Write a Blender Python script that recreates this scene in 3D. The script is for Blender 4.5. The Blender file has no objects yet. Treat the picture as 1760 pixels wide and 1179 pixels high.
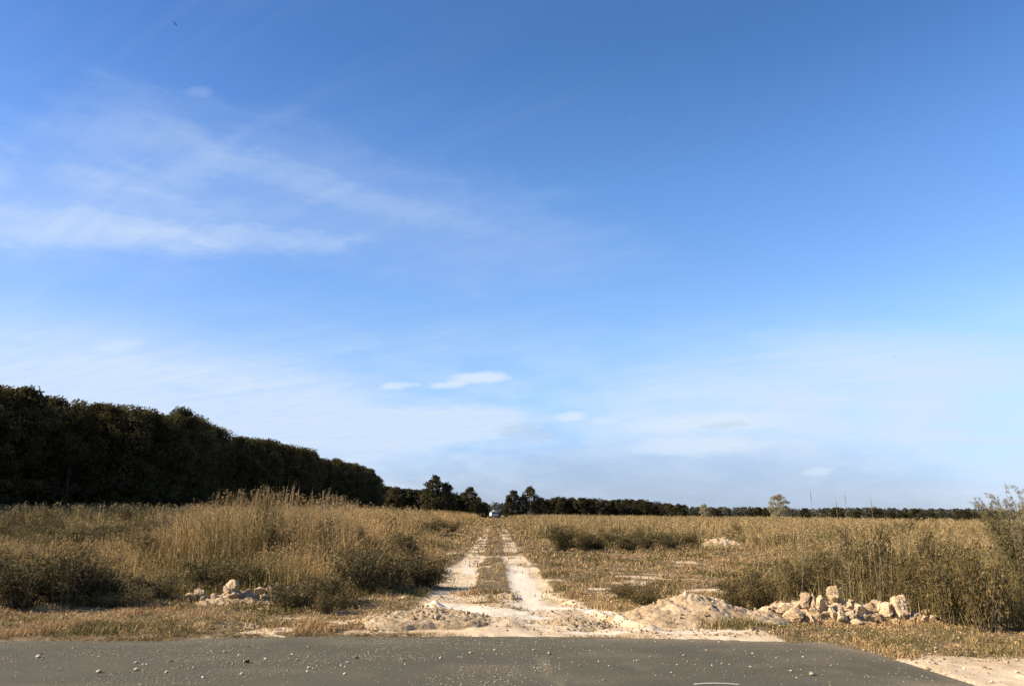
import bpy, math, random
import numpy as np
from mathutils import Vector, Matrix

R = math.radians
random.seed(7)
rng = np.random.default_rng(11)
scene = bpy.context.scene
COL = scene.collection

# ------------------------------------------------------------------ camera
CAM_H = 1.75
F_PX, W_PX, H_PX = 1270.0, 1760.0, 1179.0
PITCH, YAW, ROLL = R(12.95), R(1.05), R(0.62)
cam_data = bpy.data.cameras.new("camera")
cam_data.sensor_width = 36.0
cam_data.lens = 36.0 * F_PX / W_PX
cam_data.clip_start = 0.1
cam_data.clip_end = 20000
cam = bpy.data.objects.new("camera", cam_data)
COL.objects.link(cam)
cam_rot = Matrix.Rotation(-YAW, 3, 'Z') @ Matrix.Rotation(math.pi / 2 + PITCH, 3, 'X') @ Matrix.Rotation(ROLL, 3, 'Z')
cam.matrix_world = Matrix.Translation((0, 0, CAM_H)) @ cam_rot.to_4x4()
scene.camera = cam


def ray(px, py):
    """world direction seen at a point of the photograph"""
    v = Vector(((px - W_PX / 2) / F_PX, -(py - H_PX / 2) / F_PX, -1.0))
    return (cam_rot @ v).normalized()


def ground(px, py, z=0.0):
    d = ray(px, py)
    t = (z - CAM_H) / d.z
    return d.x * t, d.y * t


def at_depth(px, py, y):
    d = ray(px, py)
    t = y / d.y
    return d.x * t, y, CAM_H + d.z * t


# ------------------------------------------------------------------ sun, sky, exposure
SUN_EL = R(31.0)
SUN_BACK = R(9.0)      # the sun stands to the left, a little behind the viewer
sun_dir = Vector((-math.cos(SUN_EL) * math.cos(SUN_BACK), -math.cos(SUN_EL) * math.sin(SUN_BACK), math.sin(SUN_EL)))
sl = bpy.data.lights.new("sun", 'SUN')
sl.energy = 5.0
sl.angle = R(0.53)
sl.color = (1.0, 0.87, 0.68)
sun = bpy.data.objects.new("sun", sl)
COL.objects.link(sun)
sun.location = (-60, -10, 40)
sun.rotation_euler = sun_dir.to_track_quat('Z', 'Y').to_euler()

scene.view_settings.view_transform = 'Standard'
scene.view_settings.look = 'None'
scene.view_settings.exposure = 0.95
scene.view_settings.gamma = 1.0

world = bpy.data.worlds.new("World")
scene.world = world
world.use_nodes = True
NT = world.node_tree
for n in list(NT.nodes):
    NT.nodes.remove(n)


class G:
    """tiny helper that writes shader maths"""

    def __init__(self, nt):
        self.nt = nt

    def new(self, t, **kw):
        n = self.nt.nodes.new(t)
        for k, v in kw.items():
            setattr(n, k, v)
        return n

    def link(self, a, b):
        self.nt.links.new(a, b)

    def put(self, sock, v):
        if hasattr(v, 'is_linked') or hasattr(v, 'links'):
            self.link(v, sock)
        else:
            sock.default_value = v

    def m(self, op, a, b=None, c=None, clamp=False):
        n = self.new('ShaderNodeMath', operation=op, use_clamp=clamp)
        self.put(n.inputs[0], a)
        if b is not None:
            self.put(n.inputs[1], b)
        if c is not None:
            self.put(n.inputs[2], c)
        return n.outputs[0]

    def smooth(self, x, lo, hi, a=0.0, b=1.0):
        n = self.new('ShaderNodeMapRange', interpolation_type='SMOOTHSTEP')
        self.put(n.inputs['Value'], x)
        n.inputs['From Min'].default_value = lo
        n.inputs['From Max'].default_value = hi
        n.inputs['To Min'].default_value = a
        n.inputs['To Max'].default_value = b
        return n.outputs[0]

    def mix(self, f, a, b, mode='MIX'):
        n = self.new('ShaderNodeMix', data_type='RGBA', blend_type=mode)
        self.put(n.inputs[0], f)
        for s, v in ((n.inputs[6], a), (n.inputs[7], b)):
            if isinstance(v, tuple):
                s.default_value = (*v, 1.0) if len(v) == 3 else v
            else:
                self.link(v, s)
        return n.outputs[2]

    def noise(self, vec, scale, detail=5.0, rough=0.55, dist=0.0):
        n = self.new('ShaderNodeTexNoise')
        if vec is not None:
            self.link(vec, n.inputs['Vector'])
        n.inputs['Scale'].default_value = scale
        n.inputs['Detail'].default_value = detail
        n.inputs['Roughness'].default_value = rough
        n.inputs['Distortion'].default_value = dist
        return n.outputs['Fac']

    def comb(self, x, y, z):
        n = self.new('ShaderNodeCombineXYZ')
        self.put(n.inputs[0], x)
        self.put(n.inputs[1], y)
        self.put(n.inputs[2], z)
        return n.outputs[0]

    def ramp(self, f, stops, interp='LINEAR'):
        n = self.new('ShaderNodeValToRGB')
        n.color_ramp.interpolation = interp
        el = n.color_ramp.elements
        while len(el) < len(stops):
            el.new(0.5)
        for e, (p, c) in zip(el, stops):
            e.position = p
            e.color = (*c, 1.0)
        self.link(f, n.inputs[0])
        return n.outputs[0]


g = G(NT)
sky = g.new('ShaderNodeTexSky', sky_type='NISHITA')
sky.sun_disc = False
sky.sun_elevation = SUN_EL
sky.sun_rotation = -(math.pi / 2 + SUN_BACK)
sky.altitude = 0
sky.air_density = 1.0
sky.dust_density = 0.6
sky.ozone_density = 1.3
tc = g.new('ShaderNodeTexCoord')
sp = g.new('ShaderNodeSeparateXYZ')
g.link(tc.outputs['Generated'], sp.inputs[0])
dx, dy, dz = sp.outputs
el_ = g.m('ARCSINE', dz)
az_ = g.m('ARCTAN2', dx, dy)
eln = g.m('DIVIDE', el_, math.pi / 2, clamp=True)
# the air's own tint with height above the horizon (a saturated, polarised looking blue)
tint = g.ramp(eln, [(0.0, (0.61, 0.70, 1.14)), (0.045, (0.66, 0.82, 1.28)), (0.09, (0.84, 1.03, 1.36)), (0.14, (1.00, 1.18, 1.38)),
                    (0.18, (0.93, 1.16, 1.48)), (0.27, (0.77, 1.10, 1.49)), (0.38, (0.53, 0.87, 1.28)), (1.0, (0.5, 0.7, 1.1))])
# the glow beside the sun is milder than clean air would give
side = g.smooth(dx, 0.15, -0.75, 1.0, 0.80)
tint = g.mix(1.0, tint, g.comb(side, side, g.m('ADD', g.m('MULTIPLY', side, 0.6), 0.4)), 'MULTIPLY')
skyc = g.mix(1.0, sky.outputs[0], tint, 'MULTIPLY')
# thin cirrus veil on a high layer, drawn out by the wind
lz = g.m('MAXIMUM', dz, 0.03)
cx, cy = g.m('DIVIDE', dx, lz), g.m('DIVIDE', dy, lz)
vec = g.comb(g.m('ADD', g.m('MULTIPLY', cx, 0.55), g.m('MULTIPLY', cy, 0.30)),
             g.m('ADD', g.m('MULTIPLY', cy, 1.3), g.m('MULTIPLY', cx, 1.0)), 0.0)
n1 = g.noise(vec, 0.55, 6, 0.55, 0.6)
n2 = g.noise(vec, 2.4, 7, 0.6, 1.2)
azel = g.comb(az_, g.m('MULTIPLY', el_, 3.2), 0.0)
nb = g.noise(azel, 9.0, 6, 0.6, 0.3)
nb2 = g.noise(azel, 34.0, 5, 0.6, 0.2)


wa = g.noise(azel, 15.0, 6, 0.65, 0.8)
wb = g.noise(g.comb(g.m('ADD', az_, 7.3), g.m('MULTIPLY', el_, 3.2), 0.0), 15.0, 6, 0.65, 0.8)
azw = g.m('ADD', az_, g.m('MULTIPLY', g.m('SUBTRACT', wa, 0.5), 0.11))
elw = g.m('ADD', el_, g.m('MULTIPLY', g.m('SUBTRACT', wb, 0.5), 0.030))


azs = g.m('ADD', az_, g.m('MULTIPLY', g.m('SUBTRACT', nb2, 0.5), 0.030))
els = g.m('ADD', el_, g.m('MULTIPLY', g.m('SUBTRACT', g.noise(azel, 22.0, 5, 0.6, 0.5), 0.5), 0.009))


def band(px0, py0, px1, py1, soft, k, nse=0.5, grow=0.0):
    """elongated cloud bank between two directions of the sky; soft = half thickness in radians"""
    a, b = ray(px0, py0), ray(px1, py1)
    A = (math.atan2(a.x, a.y), math.asin(a.z))
    B = (math.atan2(b.x, b.y), math.asin(b.z))
    azu, elu = (azs, els) if soft <= 0.014 else (azw, elw)
    L = math.hypot(B[0] - A[0], B[1] - A[1])
    c, s = (B[0] - A[0]) / L, (B[1] - A[1]) / L
    u = g.m('ADD', g.m('MULTIPLY', g.m('SUBTRACT', azu, A[0]), c / L), g.m('MULTIPLY', g.m('SUBTRACT', elu, A[1]), s / L))
    v = g.m('ADD', g.m('MULTIPLY', g.m('SUBTRACT', azu, A[0]), -s), g.m('MULTIPLY', g.m('SUBTRACT', elu, A[1]), c))
    du = g.m('SUBTRACT', g.m('MULTIPLY', u, 2.0), 1.0)
    dv = g.m('DIVIDE', g.m('ABSOLUTE', v), soft)
    rr = g.m('ADD', g.m('POWER', g.m('ABSOLUTE', du), 2.4), g.m('POWER', dv, 1.7))
    rr = g.m('ADD', rr, g.m('MULTIPLY', g.m('SUBTRACT', nb if soft > 0.02 else nb2, 0.5), nse * 3.6))
    return g.m('MULTIPLY', g.smooth(rr, -0.1, 1.5, 1.0, 0.0), k)


wisps = [
    # px0, py0, px1, py1, half thickness, strength, noise
    (-260, 325, 420, 395, 0.065, 0.26, 0.45),
    (-200, 350, 340, 412, 0.026, 0.34, 0.42),
    (100, 190, 1100, 440, 0.085, 0.17, 0.50),
    (300, 235, 880, 400, 0.020, 0.14, 0.45),
    (200, 395, 640, 415, 0.018, 0.24, 0.40),
    (-100, 250, 420, 250, 0.060, 0.15, 0.50),
    (-300, 610, 760, 750, 0.085, 0.72, 0.40),
    (1280, 590, 1900, 625, 0.034, 0.40, 0.45),
    (1000, 690, 1900, 700, 0.070, 0.50, 0.55),
    (1070, 734, 1370, 714, 0.0140, 0.95, 0.30),
    (1070, 769, 1330, 761, 0.0130, 0.85, 0.30),
    (530, 742, 940, 720, 0.0260, 0.85, 0.35),
    (650, 664, 706, 662, 0.0060, 0.80, 0.18),
    (702, 662, 726, 661, 0.0030, 0.45, 0.15),
    (735, 663, 806, 659, 0.0055, 0.80, 0.20),
    (768, 652, 880, 646, 0.0090, 0.95, 0.22),
    (950, 718, 1012, 715, 0.0070, 0.85, 0.20),
    (1010, 724, 1064, 723, 0.0040, 0.55, 0.15),
    (1378, 812, 1436, 808, 0.0050, 0.6, 0.18),
    (160, 600, 246, 592, 0.0075, 0.45, 0.20),
    (320, 158, 366, 156, 0.0060, 0.12, 0.30),
]
tot = g.m('MULTIPLY', g.smooth(g.m('ADD', g.m('MULTIPLY', n1, 0.7), g.m('MULTIPLY', n2, 0.3)), 0.45, 0.78),
          g.smooth(dx, 0.35, -0.45, 0.02, 0.22))
for wv in wisps:
    if wv[4] > 0.014:
        tot = g.m('ADD', tot, band(*wv))
hz = g.m('MULTIPLY', g.smooth(el_, 0.30, 0.06, 0.0, 1.0), g.smooth(nb, 0.34, 0.62, 0.08, 0.66))
tot = g.m('ADD', tot, hz)
tot = g.m('MINIMUM', tot, 0.9)
tot = g.m('MULTIPLY', tot, g.smooth(n2, 0.15, 0.8, 0.75, 1.15))
cloudc = (4.25, 5.05, 6.15)
skyc = g.mix(tot, skyc, cloudc)
# low grey-blue bank of distant cloud above the horizon
bankf = g.m('ADD', band(700, 850, 1700, 862, 0.075, 0.62, 0.35), band(850, 738, 965, 746, 0.0139, 0.30, 0.5))

bankf = g.m('MINIMUM', bankf, 0.8)
skyc = g.mix(bankf, skyc, (2.55, 3.25, 4.35))
puff = None
for wv in wisps:
    if wv[4] <= 0.014:
        b_ = band(*wv)
        puff = b_ if puff is None else g.m('ADD', puff, b_)
puffc = g.mix(g.m('MINIMUM', g.m('MULTIPLY', band(1195, 735, 1290, 727, 0.0050, 1.0, 0.2), 0.35), 0.8), (4.5, 5.25, 6.2), (3.0, 3.6, 4.5))
skyc = g.mix(g.m('MINIMUM', puff, 0.9), skyc, puffc)
bg = g.new('ShaderNodeBackground')
bg.inputs['Strength'].default_value = 0.082
g.link(skyc, bg.inputs['Color'])
wo = g.new('ShaderNodeOutputWorld')
g.link(bg.outputs[0], wo.inputs[0])


# ------------------------------------------------------------------ helpers
def tag(o, label=None, cat=None, group=None, kind=None):
    if label:
        o['label'] = label
    if cat:
        o['category'] = cat
    if group:
        o['group'] = group
    if kind:
        o['kind'] = kind
    return o


def hash2(ix, iy, seed):
    h = (ix.astype(np.int64) * 374761393 + iy.astype(np.int64) * 668265263 + seed * 974711) & 0x7fffffff
    h = ((h ^ (h >> 13)) * 1274126177) & 0x7fffffff
    return ((h ^ (h >> 16)) & 0xffffff) / float(0xffffff)


def vnoise(x, y, seed=0):
    x = np.asarray(x, float)
    y = np.asarray(y, float)
    ix, iy = np.floor(x), np.floor(y)
    fx, fy = x - ix, y - iy
    fx, fy = fx * fx * (3 - 2 * fx), fy * fy * (3 - 2 * fy)
    a, b = hash2(ix, iy, seed), hash2(ix + 1, iy, seed)
    c, d = hash2(ix, iy + 1, seed), hash2(ix + 1, iy + 1, seed)
    return (a + (b - a) * fx) * (1 - fy) + (c + (d - c) * fx) * fy


def fbm(x, y, s=1.0, seed=0, oct=4):
    x = np.asarray(x, float)
    y = np.asarray(y, float)
    t, amp, n = 0, 1.0, 0
    for k in range(oct):
        t = t + amp * vnoise(x * s + k * 17.3, y * s - k * 9.1, seed + k)
        n += amp
        amp *= 0.5
        s *= 2.03
    return t / n


def sstep(x, a, b):
    t = np.clip((np.asarray(x, float) - a) / (b - a), 0, 1)
    return t * t * (3 - 2 * t)


def mesh_np(name, verts, tris=None, quads=None, mats=(), colors=None, attrs=None, smooth=False, parent=None, link=True):
    me = bpy.data.meshes.new(name)
    nt_ = 0 if tris is None else len(tris)
    nq = 0 if quads is None else len(quads)
    me.vertices.add(len(verts))
    me.vertices.foreach_set('co', np.ascontiguousarray(verts, dtype=np.float32).ravel())
    loops = []
    if nt_:
        loops.append(np.asarray(tris, dtype=np.int32).ravel())
    if nq:
        loops.append(np.asarray(quads, dtype=np.int32).ravel())
    loops = np.concatenate(loops)
    me.loops.add(len(loops))
    me.loops.foreach_set('vertex_index', loops)
    me.polygons.add(nt_ + nq)
    starts = np.concatenate([np.arange(nt_) * 3, nt_ * 3 + np.arange(nq) * 4]).astype(np.int32)
    me.polygons.foreach_set('loop_start', starts)
    if smooth:
        me.polygons.foreach_set('use_smooth', np.ones(nt_ + nq, dtype=bool))
    if colors is not None:
        ca = me.color_attributes.new('tone', 'FLOAT_COLOR', 'POINT')
        c4 = np.ones((len(verts), 4), dtype=np.float32)
        c4[:, :3] = colors
        ca.data.foreach_set('color', c4.ravel())
    for k, v in (attrs or {}).items():
        a = me.attributes.new(k, 'FLOAT', 'POINT')
        a.data.foreach_set('value', np.ascontiguousarray(v, dtype=np.float32))
    me.update(calc_edges=True)
    for m_ in mats:
        me.materials.append(m_)
    if not link:
        return me
    o = bpy.data.objects.new(name, me)
    COL.objects.link(o)
    if parent:
        o.parent = parent
    return o


def new_mat(name):
    m_ = bpy.data.materials.new(name)
    m_.use_nodes = True
    nt = m_.node_tree
    for n in list(nt.nodes):
        nt.nodes.remove(n)
    gg = G(nt)
    out = gg.new('ShaderNodeOutputMaterial')
    b = gg.new('ShaderNodeBsdfPrincipled')
    b.inputs['Roughness'].default_value = 0.9
    if 'Specular IOR Level' in b.inputs:
        b.inputs['Specular IOR Level'].default_value = 0.15
    gg.link(b.outputs[0], out.inputs[0])
    return m_, gg, b, out


def leaf_mat(name, tint=(1, 1, 1), trans=0.3, spec=0.1, jitter=0.3):
    """foliage: reads the per-leaf 'tone' colour; varies from plant to plant"""
    m_, gg, b, out = new_mat(name)
    at = gg.new('ShaderNodeAttribute', attribute_name='tone')
    oi = gg.new('ShaderNodeObjectInfo')
    mul = gg.m('ADD', gg.m('MULTIPLY', oi.outputs['Random'], jitter), 1.0 - jitter / 2)
    c = gg.mix(1.0, at.outputs['Color'], gg.comb(mul, mul, mul), 'MULTIPLY')
    c = gg.mix(1.0, c, tint, 'MULTIPLY')
    gg.link(c, b.inputs['Base Color'])
    b.inputs['Roughness'].default_value = 0.8
    b.inputs['Specular IOR Level'].default_value = spec
    tr = gg.new('ShaderNodeBsdfTranslucent')
    gg.link(c, tr.inputs['Color'])
    mx = gg.new('ShaderNodeMixShader')
    mx.inputs[0].default_value = trans
    gg.link(b.outputs[0], mx.inputs[1])
    gg.link(tr.outputs[0], mx.inputs[2])
    gg.link(mx.outputs[0], out.inputs[0])
    return m_


M_GRASS = leaf_mat('dry_grass', trans=0.22)
M_LEAF = leaf_mat('tree_leaves', trans=0.45, jitter=0.5)
M_SHRUB = leaf_mat('shrub_leaves', trans=0.25, jitter=0.3)


def bark_mat(name, a, b_):
    m_, gg, b, out = new_mat(name)
    t = gg.new('ShaderNodeTexCoord')
    n = gg.noise(t.outputs['Object'], 6.0, 5, 0.6)
    gg.link(gg.mix(gg.smooth(n, 0.3, 0.7), a, b_), b.inputs['Base Color'])
    return m_


M_BARK = bark_mat('grey_brown_bark', (0.10, 0.08, 0.055), (0.19, 0.155, 0.11))
M_DARKBARK = bark_mat('dark_bark', (0.030, 0.024, 0.016), (0.060, 0.048, 0.032))
M_PALEBARK = bark_mat('pale_bark', (0.26, 0.23, 0.18), (0.38, 0.34, 0.27))


def soil_nodes(gg, t, base, dark, pale):
    n1_ = gg.noise(t, 3.0, 6, 0.6)
    n2_ = gg.noise(t, 22.0, 6, 0.65)
    n3_ = gg.noise(t, 110.0, 4, 0.6)
    c = gg.mix(gg.smooth(n1_, 0.35, 0.68), base, pale)
    c = gg.mix(gg.smooth(n2_, 0.46, 0.68, 0.0, 0.8), c, dark)
    return c, n2_, n3_


# sandy clay of the heaps
M_CLAY, gg, b, out = new_mat('sandy_clay')
t_ = gg.new('ShaderNodeTexCoord').outputs['Object']
geo = gg.new('ShaderNodeNewGeometry').outputs['Position']
c_, n2_, n3_ = soil_nodes(gg, geo, (0.41, 0.285, 0.162), (0.20, 0.128, 0.062), (0.56, 0.42, 0.26))
oi = gg.new('ShaderNodeObjectInfo')
mul = gg.m('ADD', gg.m('MULTIPLY', oi.outputs['Random'], 0.35), 0.80)
c_ = gg.mix(1.0, c_, gg.comb(mul, mul, mul), 'MULTIPLY')
gg.link(c_, b.inputs['Base Color'])
bm_ = gg.new('ShaderNodeBump')
bm_.inputs['Strength'].default_value = 0.7
bm_.inputs['Distance'].default_value = 0.02
gg.link(gg.m('ADD', n2_, gg.m('MULTIPLY', n3_, 0.4)), bm_.inputs['Height'])
gg.link(bm_.outputs[0], b.inputs['Normal'])

# brown crumbly soil with some grass roots
M_EARTH, gg, b, out = new_mat('crumbly_earth')
geo = gg.new('ShaderNodeNewGeometry').outputs['Position']
c_, n2_, n3_ = soil_nodes(gg, geo, (0.37, 0.262, 0.148), (0.15, 0.10, 0.048), (0.54, 0.41, 0.255))
gg.link(c_, b.inputs['Base Color'])
bm_ = gg.new('ShaderNodeBump')
bm_.inputs['Strength'].default_value = 0.9
bm_.inputs['Distance'].default_value = 0.03
gg.link(gg.m('ADD', n2_, gg.m('MULTIPLY', n3_, 0.4)), bm_.inputs['Height'])
gg.link(bm_.outputs[0], b.inputs['Normal'])

# ------------------------------------------------------------------ where the road ends and the land begins
road_px = [(-500, 1101), (-60, 1097), (120, 1097), (290, 1098), (390, 1093), (460, 1090), (640, 1090), (850, 1091), (1080, 1094), (1200, 1096),
           (1330, 1099), (1420, 1104), (1500, 1119), (1560, 1139), (1610, 1154), (1650, 1168), (1690, 1190), (1740, 1250), (1800, 1400)]
road_pts = [ground(*p) for p in road_px]
RX = np.array([p[0] for p in road_pts])
RY = np.array([p[1] for p in road_pts])
# make it a function y(x): points run left to right, the tail drops steeply
for i in range(1, len(RX)):
    RX[i] = max(RX[i], RX[i - 1] + 0.02)
RX = np.concatenate([[-60, RX[0] - 1], RX, [RX[-1] + 0.3]])
RY = np.concatenate([[RY[0] + 0.3, RY[0]], RY, [-3.0]])


def edge_y(x):
    return np.interp(x, RX, RY)


def left_edge(y):   # where the tall growth begins left of the track
    return np.interp(y, [14, 17, 22, 30, 48, 90, 300], [-1.75, -1.75, -1.9, -2.5, -4.0, -4.4, -3.4])


def right_edge(y):
    return np.interp(y, [10, 14, 20, 33, 37.3, 38.5, 60, 300], [4.9, 4.8, 6.3, 11.0, 12.8, 2.8, 2.3, 2.6])


def clump(x, y):
    """uneven stands of growth: broad drifts and separate bushes of grass"""
    a = fbm(x, y, 0.16, 37, 3)
    b_ = fbm(x, y, 0.62, 31, 3)
    c_ = fbm(x, y, 1.5, 35, 2)
    return 0.28 + 0.28 * sstep(a, 0.3, 0.7) + 0.62 * sstep(b_, 0.32, 0.68) + 0.36 * (c_ - 0.4)


def canopy(x, y):
    """height of the tall growth at a point (0 = none)"""
    x = np.asarray(x, float)
    y = np.asarray(y, float)
    cl = clump(x, y)
    wob = (fbm(x, y, 0.6, 41, 3) - 0.5)
    # left
    dl = (left_edge(y) - x) + wob * 1.8
    fl = y - (14.3 + 0.25 * np.sin(x * 0.9)) + wob * 1.8 - sstep(x, -4.0, -2.0) * 1.2
    low = np.interp(y, [14, 17, 24, 38, 50, 58, 120, 300], [0.80, 0.95, 0.78, 0.78, 1.20, 1.75, 1.80, 1.80])
    high = np.interp(y, [14, 17, 21, 30, 60, 300], [0.70, 0.95, 1.30, 1.55, 1.85, 1.85])
    q = sstep(x / y, -0.47, -0.30)
    hl = low * (1 - q) + high * q
    hump = np.exp(-(np.abs((x + 7.1) / 2.7) ** 3.2 + ((y - 24.0) / 3.2) ** 2))
    hl = hl * (cl + (0.98 - cl) * hump) * (1 - hump) + hump * (2.30 + 0.25 * (cl - 0.8))
    far = sstep(y, 40, 62)
    hl = hl * (1 - far) + far * (1.60 + 0.75 * (cl - 0.5) + 0.02 * (1 - q))
    hl = hl * (0.25 + 0.75 * sstep(dl, 0.0, 2.6)) * (0.45 + 0.55 * sstep(fl, 0.0, 1.6))
    hl = np.where((dl > 0) & (fl > 0) & (x < 0), hl, 0)
    # right
    dr = (x - right_edge(y)) + wob * 1.8
    fr0 = np.interp(x, [4.5, 7.0, 8.2, 9.5], [14.2, 13.9, 12.2, 11.2])
    fr = y - fr0 + wob * 0.8
    hr = np.interp(y, [11, 14, 16, 20, 26, 33, 40, 60, 300], [1.0, 1.08, 1.05, 0.78, 0.78, 0.90, 1.05, 1.22, 1.45])
    hr = hr * (1 + 0.28 * sstep(x / y, 0.48, 0.62) * sstep(y, 24, 14))
    hr = hr * (cl + 0.06)
    hr = hr * (1 - 0.55 * sstep(y, 36, 38) * sstep(y, 62, 44) * sstep(x / y, 0.36, 0.30))
    hr = hr * (1 - 0.30 * sstep(y, 17, 21) * sstep(y, 46, 36) * sstep(x / y, 0.56, 0.42))
    hr = hr * (1 - 0.9 * np.exp(-((x - 10.6) / 2.2) ** 2 - ((y - 34) / 4.5) ** 2))
    hr = hr * (0.25 + 0.75 * sstep(dr, 0.0, 2.2)) * (0.45 + 0.55 * sstep(fr, 0.0, 1.6))
    hr = np.where((dr > 0) & (fr > 0) & (x > 0), hr, 0)
    return hl + hr


def rise(x, y):
    """shape of the land itself"""
    z = 0.05 * (fbm(x, y, 0.35, 3, 3) - 0.5) + 0.05 * (fbm(x, y, 2.2, 5, 4) - 0.5)
    return z


def ruts(x, y):
    """0..1 bareness of the two wheel tracks"""
    wob = (fbm(x * 0, y, 0.2, 77, 2) - 0.5) * 0.22
    near = sstep(y, 19, 13)
    w = 0.42 + 0.25 * near + 0.12 * sstep(y, 60, 30)
    l_ = 1 - sstep(np.abs(x + 0.92 + wob), w * 0.45, w * 1.15)
    r_ = 1 - sstep(np.abs(x - 0.82 - wob - 0.35 * near), w * 0.55, w * 1.25)
    return np.maximum(l_, r_ * 1.0)


def sand(x, y):
    s = ruts(x, y)
    br = fbm(x * 0.6, y * 1.5, 0.9, 91, 4)
    s = s * (0.35 + 0.65 * sstep(br, 0.30, 0.55)) * np.interp(y, [10, 26, 32, 60, 140, 300], [1.0, 1.0, 0.72, 0.55, 0.40, 0.3])
    # the splayed mouth onto the asphalt
    xm0 = np.interp(y, [10, 11.5, 13, 15, 17, 19], [-2.6, -2.1, -1.7, -1.4, -1.3, -1.2])
    xm1 = np.interp(y, [10, 11.5, 13, 15, 17, 19], [4.9, 4.4, 3.2, 1.9, 1.5, 1.3])
    w_ = (fbm(x, y, 1.3, 93, 3) - 0.5) * 0.9
    mouth = sstep(x + w_, xm0, xm0 + 0.7) * sstep(-(x + w_), -xm1, -xm1 + 0.7) * sstep(y, 18.5, 14.5)
    tuft = 1 - 0.75 * sstep(fbm(x, y, 2.2, 95, 4), 0.56, 0.68) * sstep(y, 11.5, 12.5)
    s = np.maximum(s, mouth * tuft)
    # bare patches elsewhere
    p = sstep(fbm(x, y * 1.6, 0.55, 97, 4), 0.60, 0.72) * 0.7
    s = np.maximum(s, p * sstep(y, 60, 20) * (1 - 0.85 * sstep(x, -2.5, -4)))
    rb = sstep(x, -5.2, -3.0) * sstep(-x, 1.2, 2.0) * sstep(y, 13.6, 12.8) * sstep(y, 10.7, 11.1)
    s = np.maximum(s, rb * 0.75 * sstep(fbm(x, y * 1.7, 1.5, 103, 4), 0.42, 0.60))
    # the sandy corner at the right end of the asphalt
    c = sstep(x, 4.3, 5.2) * sstep(np.interp(x, [4.3, 5.0, 5.8, 9], [10.0, 10.15, 10.3, 10.0]) + (fbm(x, y, 1.1, 101, 3) - 0.5) * 0.8 - y, -0.1, 0.3)
    s = np.maximum(s, c * (0.60 + 0.40 * sstep(fbm(x, y, 1.8, 99, 3), 0.4, 0.6)))
    s = np.maximum(s, 0.35 * sstep(np.abs(y - edge_y(x)), 0.25, 0.05) * (x > 0))
    return np.clip(s, 0, 1)


def powder(x, y):
    """fine pale sand blown and ground to dust where wheels turn"""
    r_ = 0
    for p0, p1, w_ in [((775, 1040), (860, 1056), 0.40), ((840, 1050), (915, 1060), 0.32), ((884, 972), (912, 1042), 0.30), ((905, 1040), (960, 1044), 0.30),
                       ((1000, 1046), (1075, 1060), 0.24), ((1075, 1060), (1150, 1074), 0.26), ((970, 1088), (1285, 1089), 0.10), ((800, 966), (806, 984), 0.16),
                       ((1150, 1060), (1230, 1070), 0.3)]:
        a_, b_ = np.array(ground(*p0)), np.array(ground(*p1))
        d_ = b_ - a_
        t_ = np.clip(((x - a_[0]) * d_[0] + (y - a_[1]) * d_[1]) / (d_ @ d_), 0, 1)
        ds_ = np.hypot(x - a_[0] - t_ * d_[0], y - a_[1] - t_ * d_[1])
        r_ = np.maximum(r_, 1 - sstep(ds_ + (fbm(x, y, 3.0, 205, 3) - 0.5) * 0.3, w_ * 0.6, w_ * 1.5))
    return r_


# ------------------------------------------------------------------ ground: one sheet to the horizon
def spaced(lo, hi, step, far, growth=1.06):
    mid = list(np.arange(lo, hi, step))
    s, v, right = step, hi, []
    while v < far:
        right.append(v)
        s *= growth
        v += s
    right.append(far)
    s, v, left = step, lo, []
    while True:
        s *= growth
        v -= s
        if v < -far:
            left.append(-far)
            break
        left.append(v)
    return np.array(left[::-1] + mid + right)


gx = spaced(-8.0, 9.0, 0.045, 6000)
gy = spaced(7.0, 17.0, 0.045, 6000)
X, Y = np.meshgrid(gx, gy)
Z = rise(X, Y)
damp = sstep(np.hypot(X, Y), 900, 100)
Z = Z * damp
Z -= 0.045 * ruts(X, Y) * sstep(Y, 10.5, 12) * sstep(Y, 60, 20)
Z += 0.030 * (fbm(X, Y, 7.0, 8, 4) - 0.5) * sstep(Y, 40, 15)
off = Y - edge_y(X) + (fbm(X, Y, 1.6, 19, 4) - 0.5) * (0.30 + 0.45 * sstep(X, 3.8, 5.0)) + (fbm(X, Y, 8.0, 23, 4) - 0.5) * (0.20 + 0.2 * sstep(X, 3.8, 5.0))
Z = np.where(off < 0.6, Z * sstep(off, -0.2, 0.6) * 0.6 + 0.4 * Z, Z)
rt_ = sstep(X, 3.6, 4.6)
sl_ = (edge_y(X + 0.15) - edge_y(X - 0.15)) / 0.3
off = np.where(X > 3.6, off / np.sqrt(1 + np.clip(sl_, -6, 6) ** 2), off)
Z = Z + 0.022 - 0.015 * rt_ - (0.10 * sstep(-off, -0.06, 0.40)) * (1 - rt_) - 0.06 * rt_ * sstep(-off, -0.5, 0.9)
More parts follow.
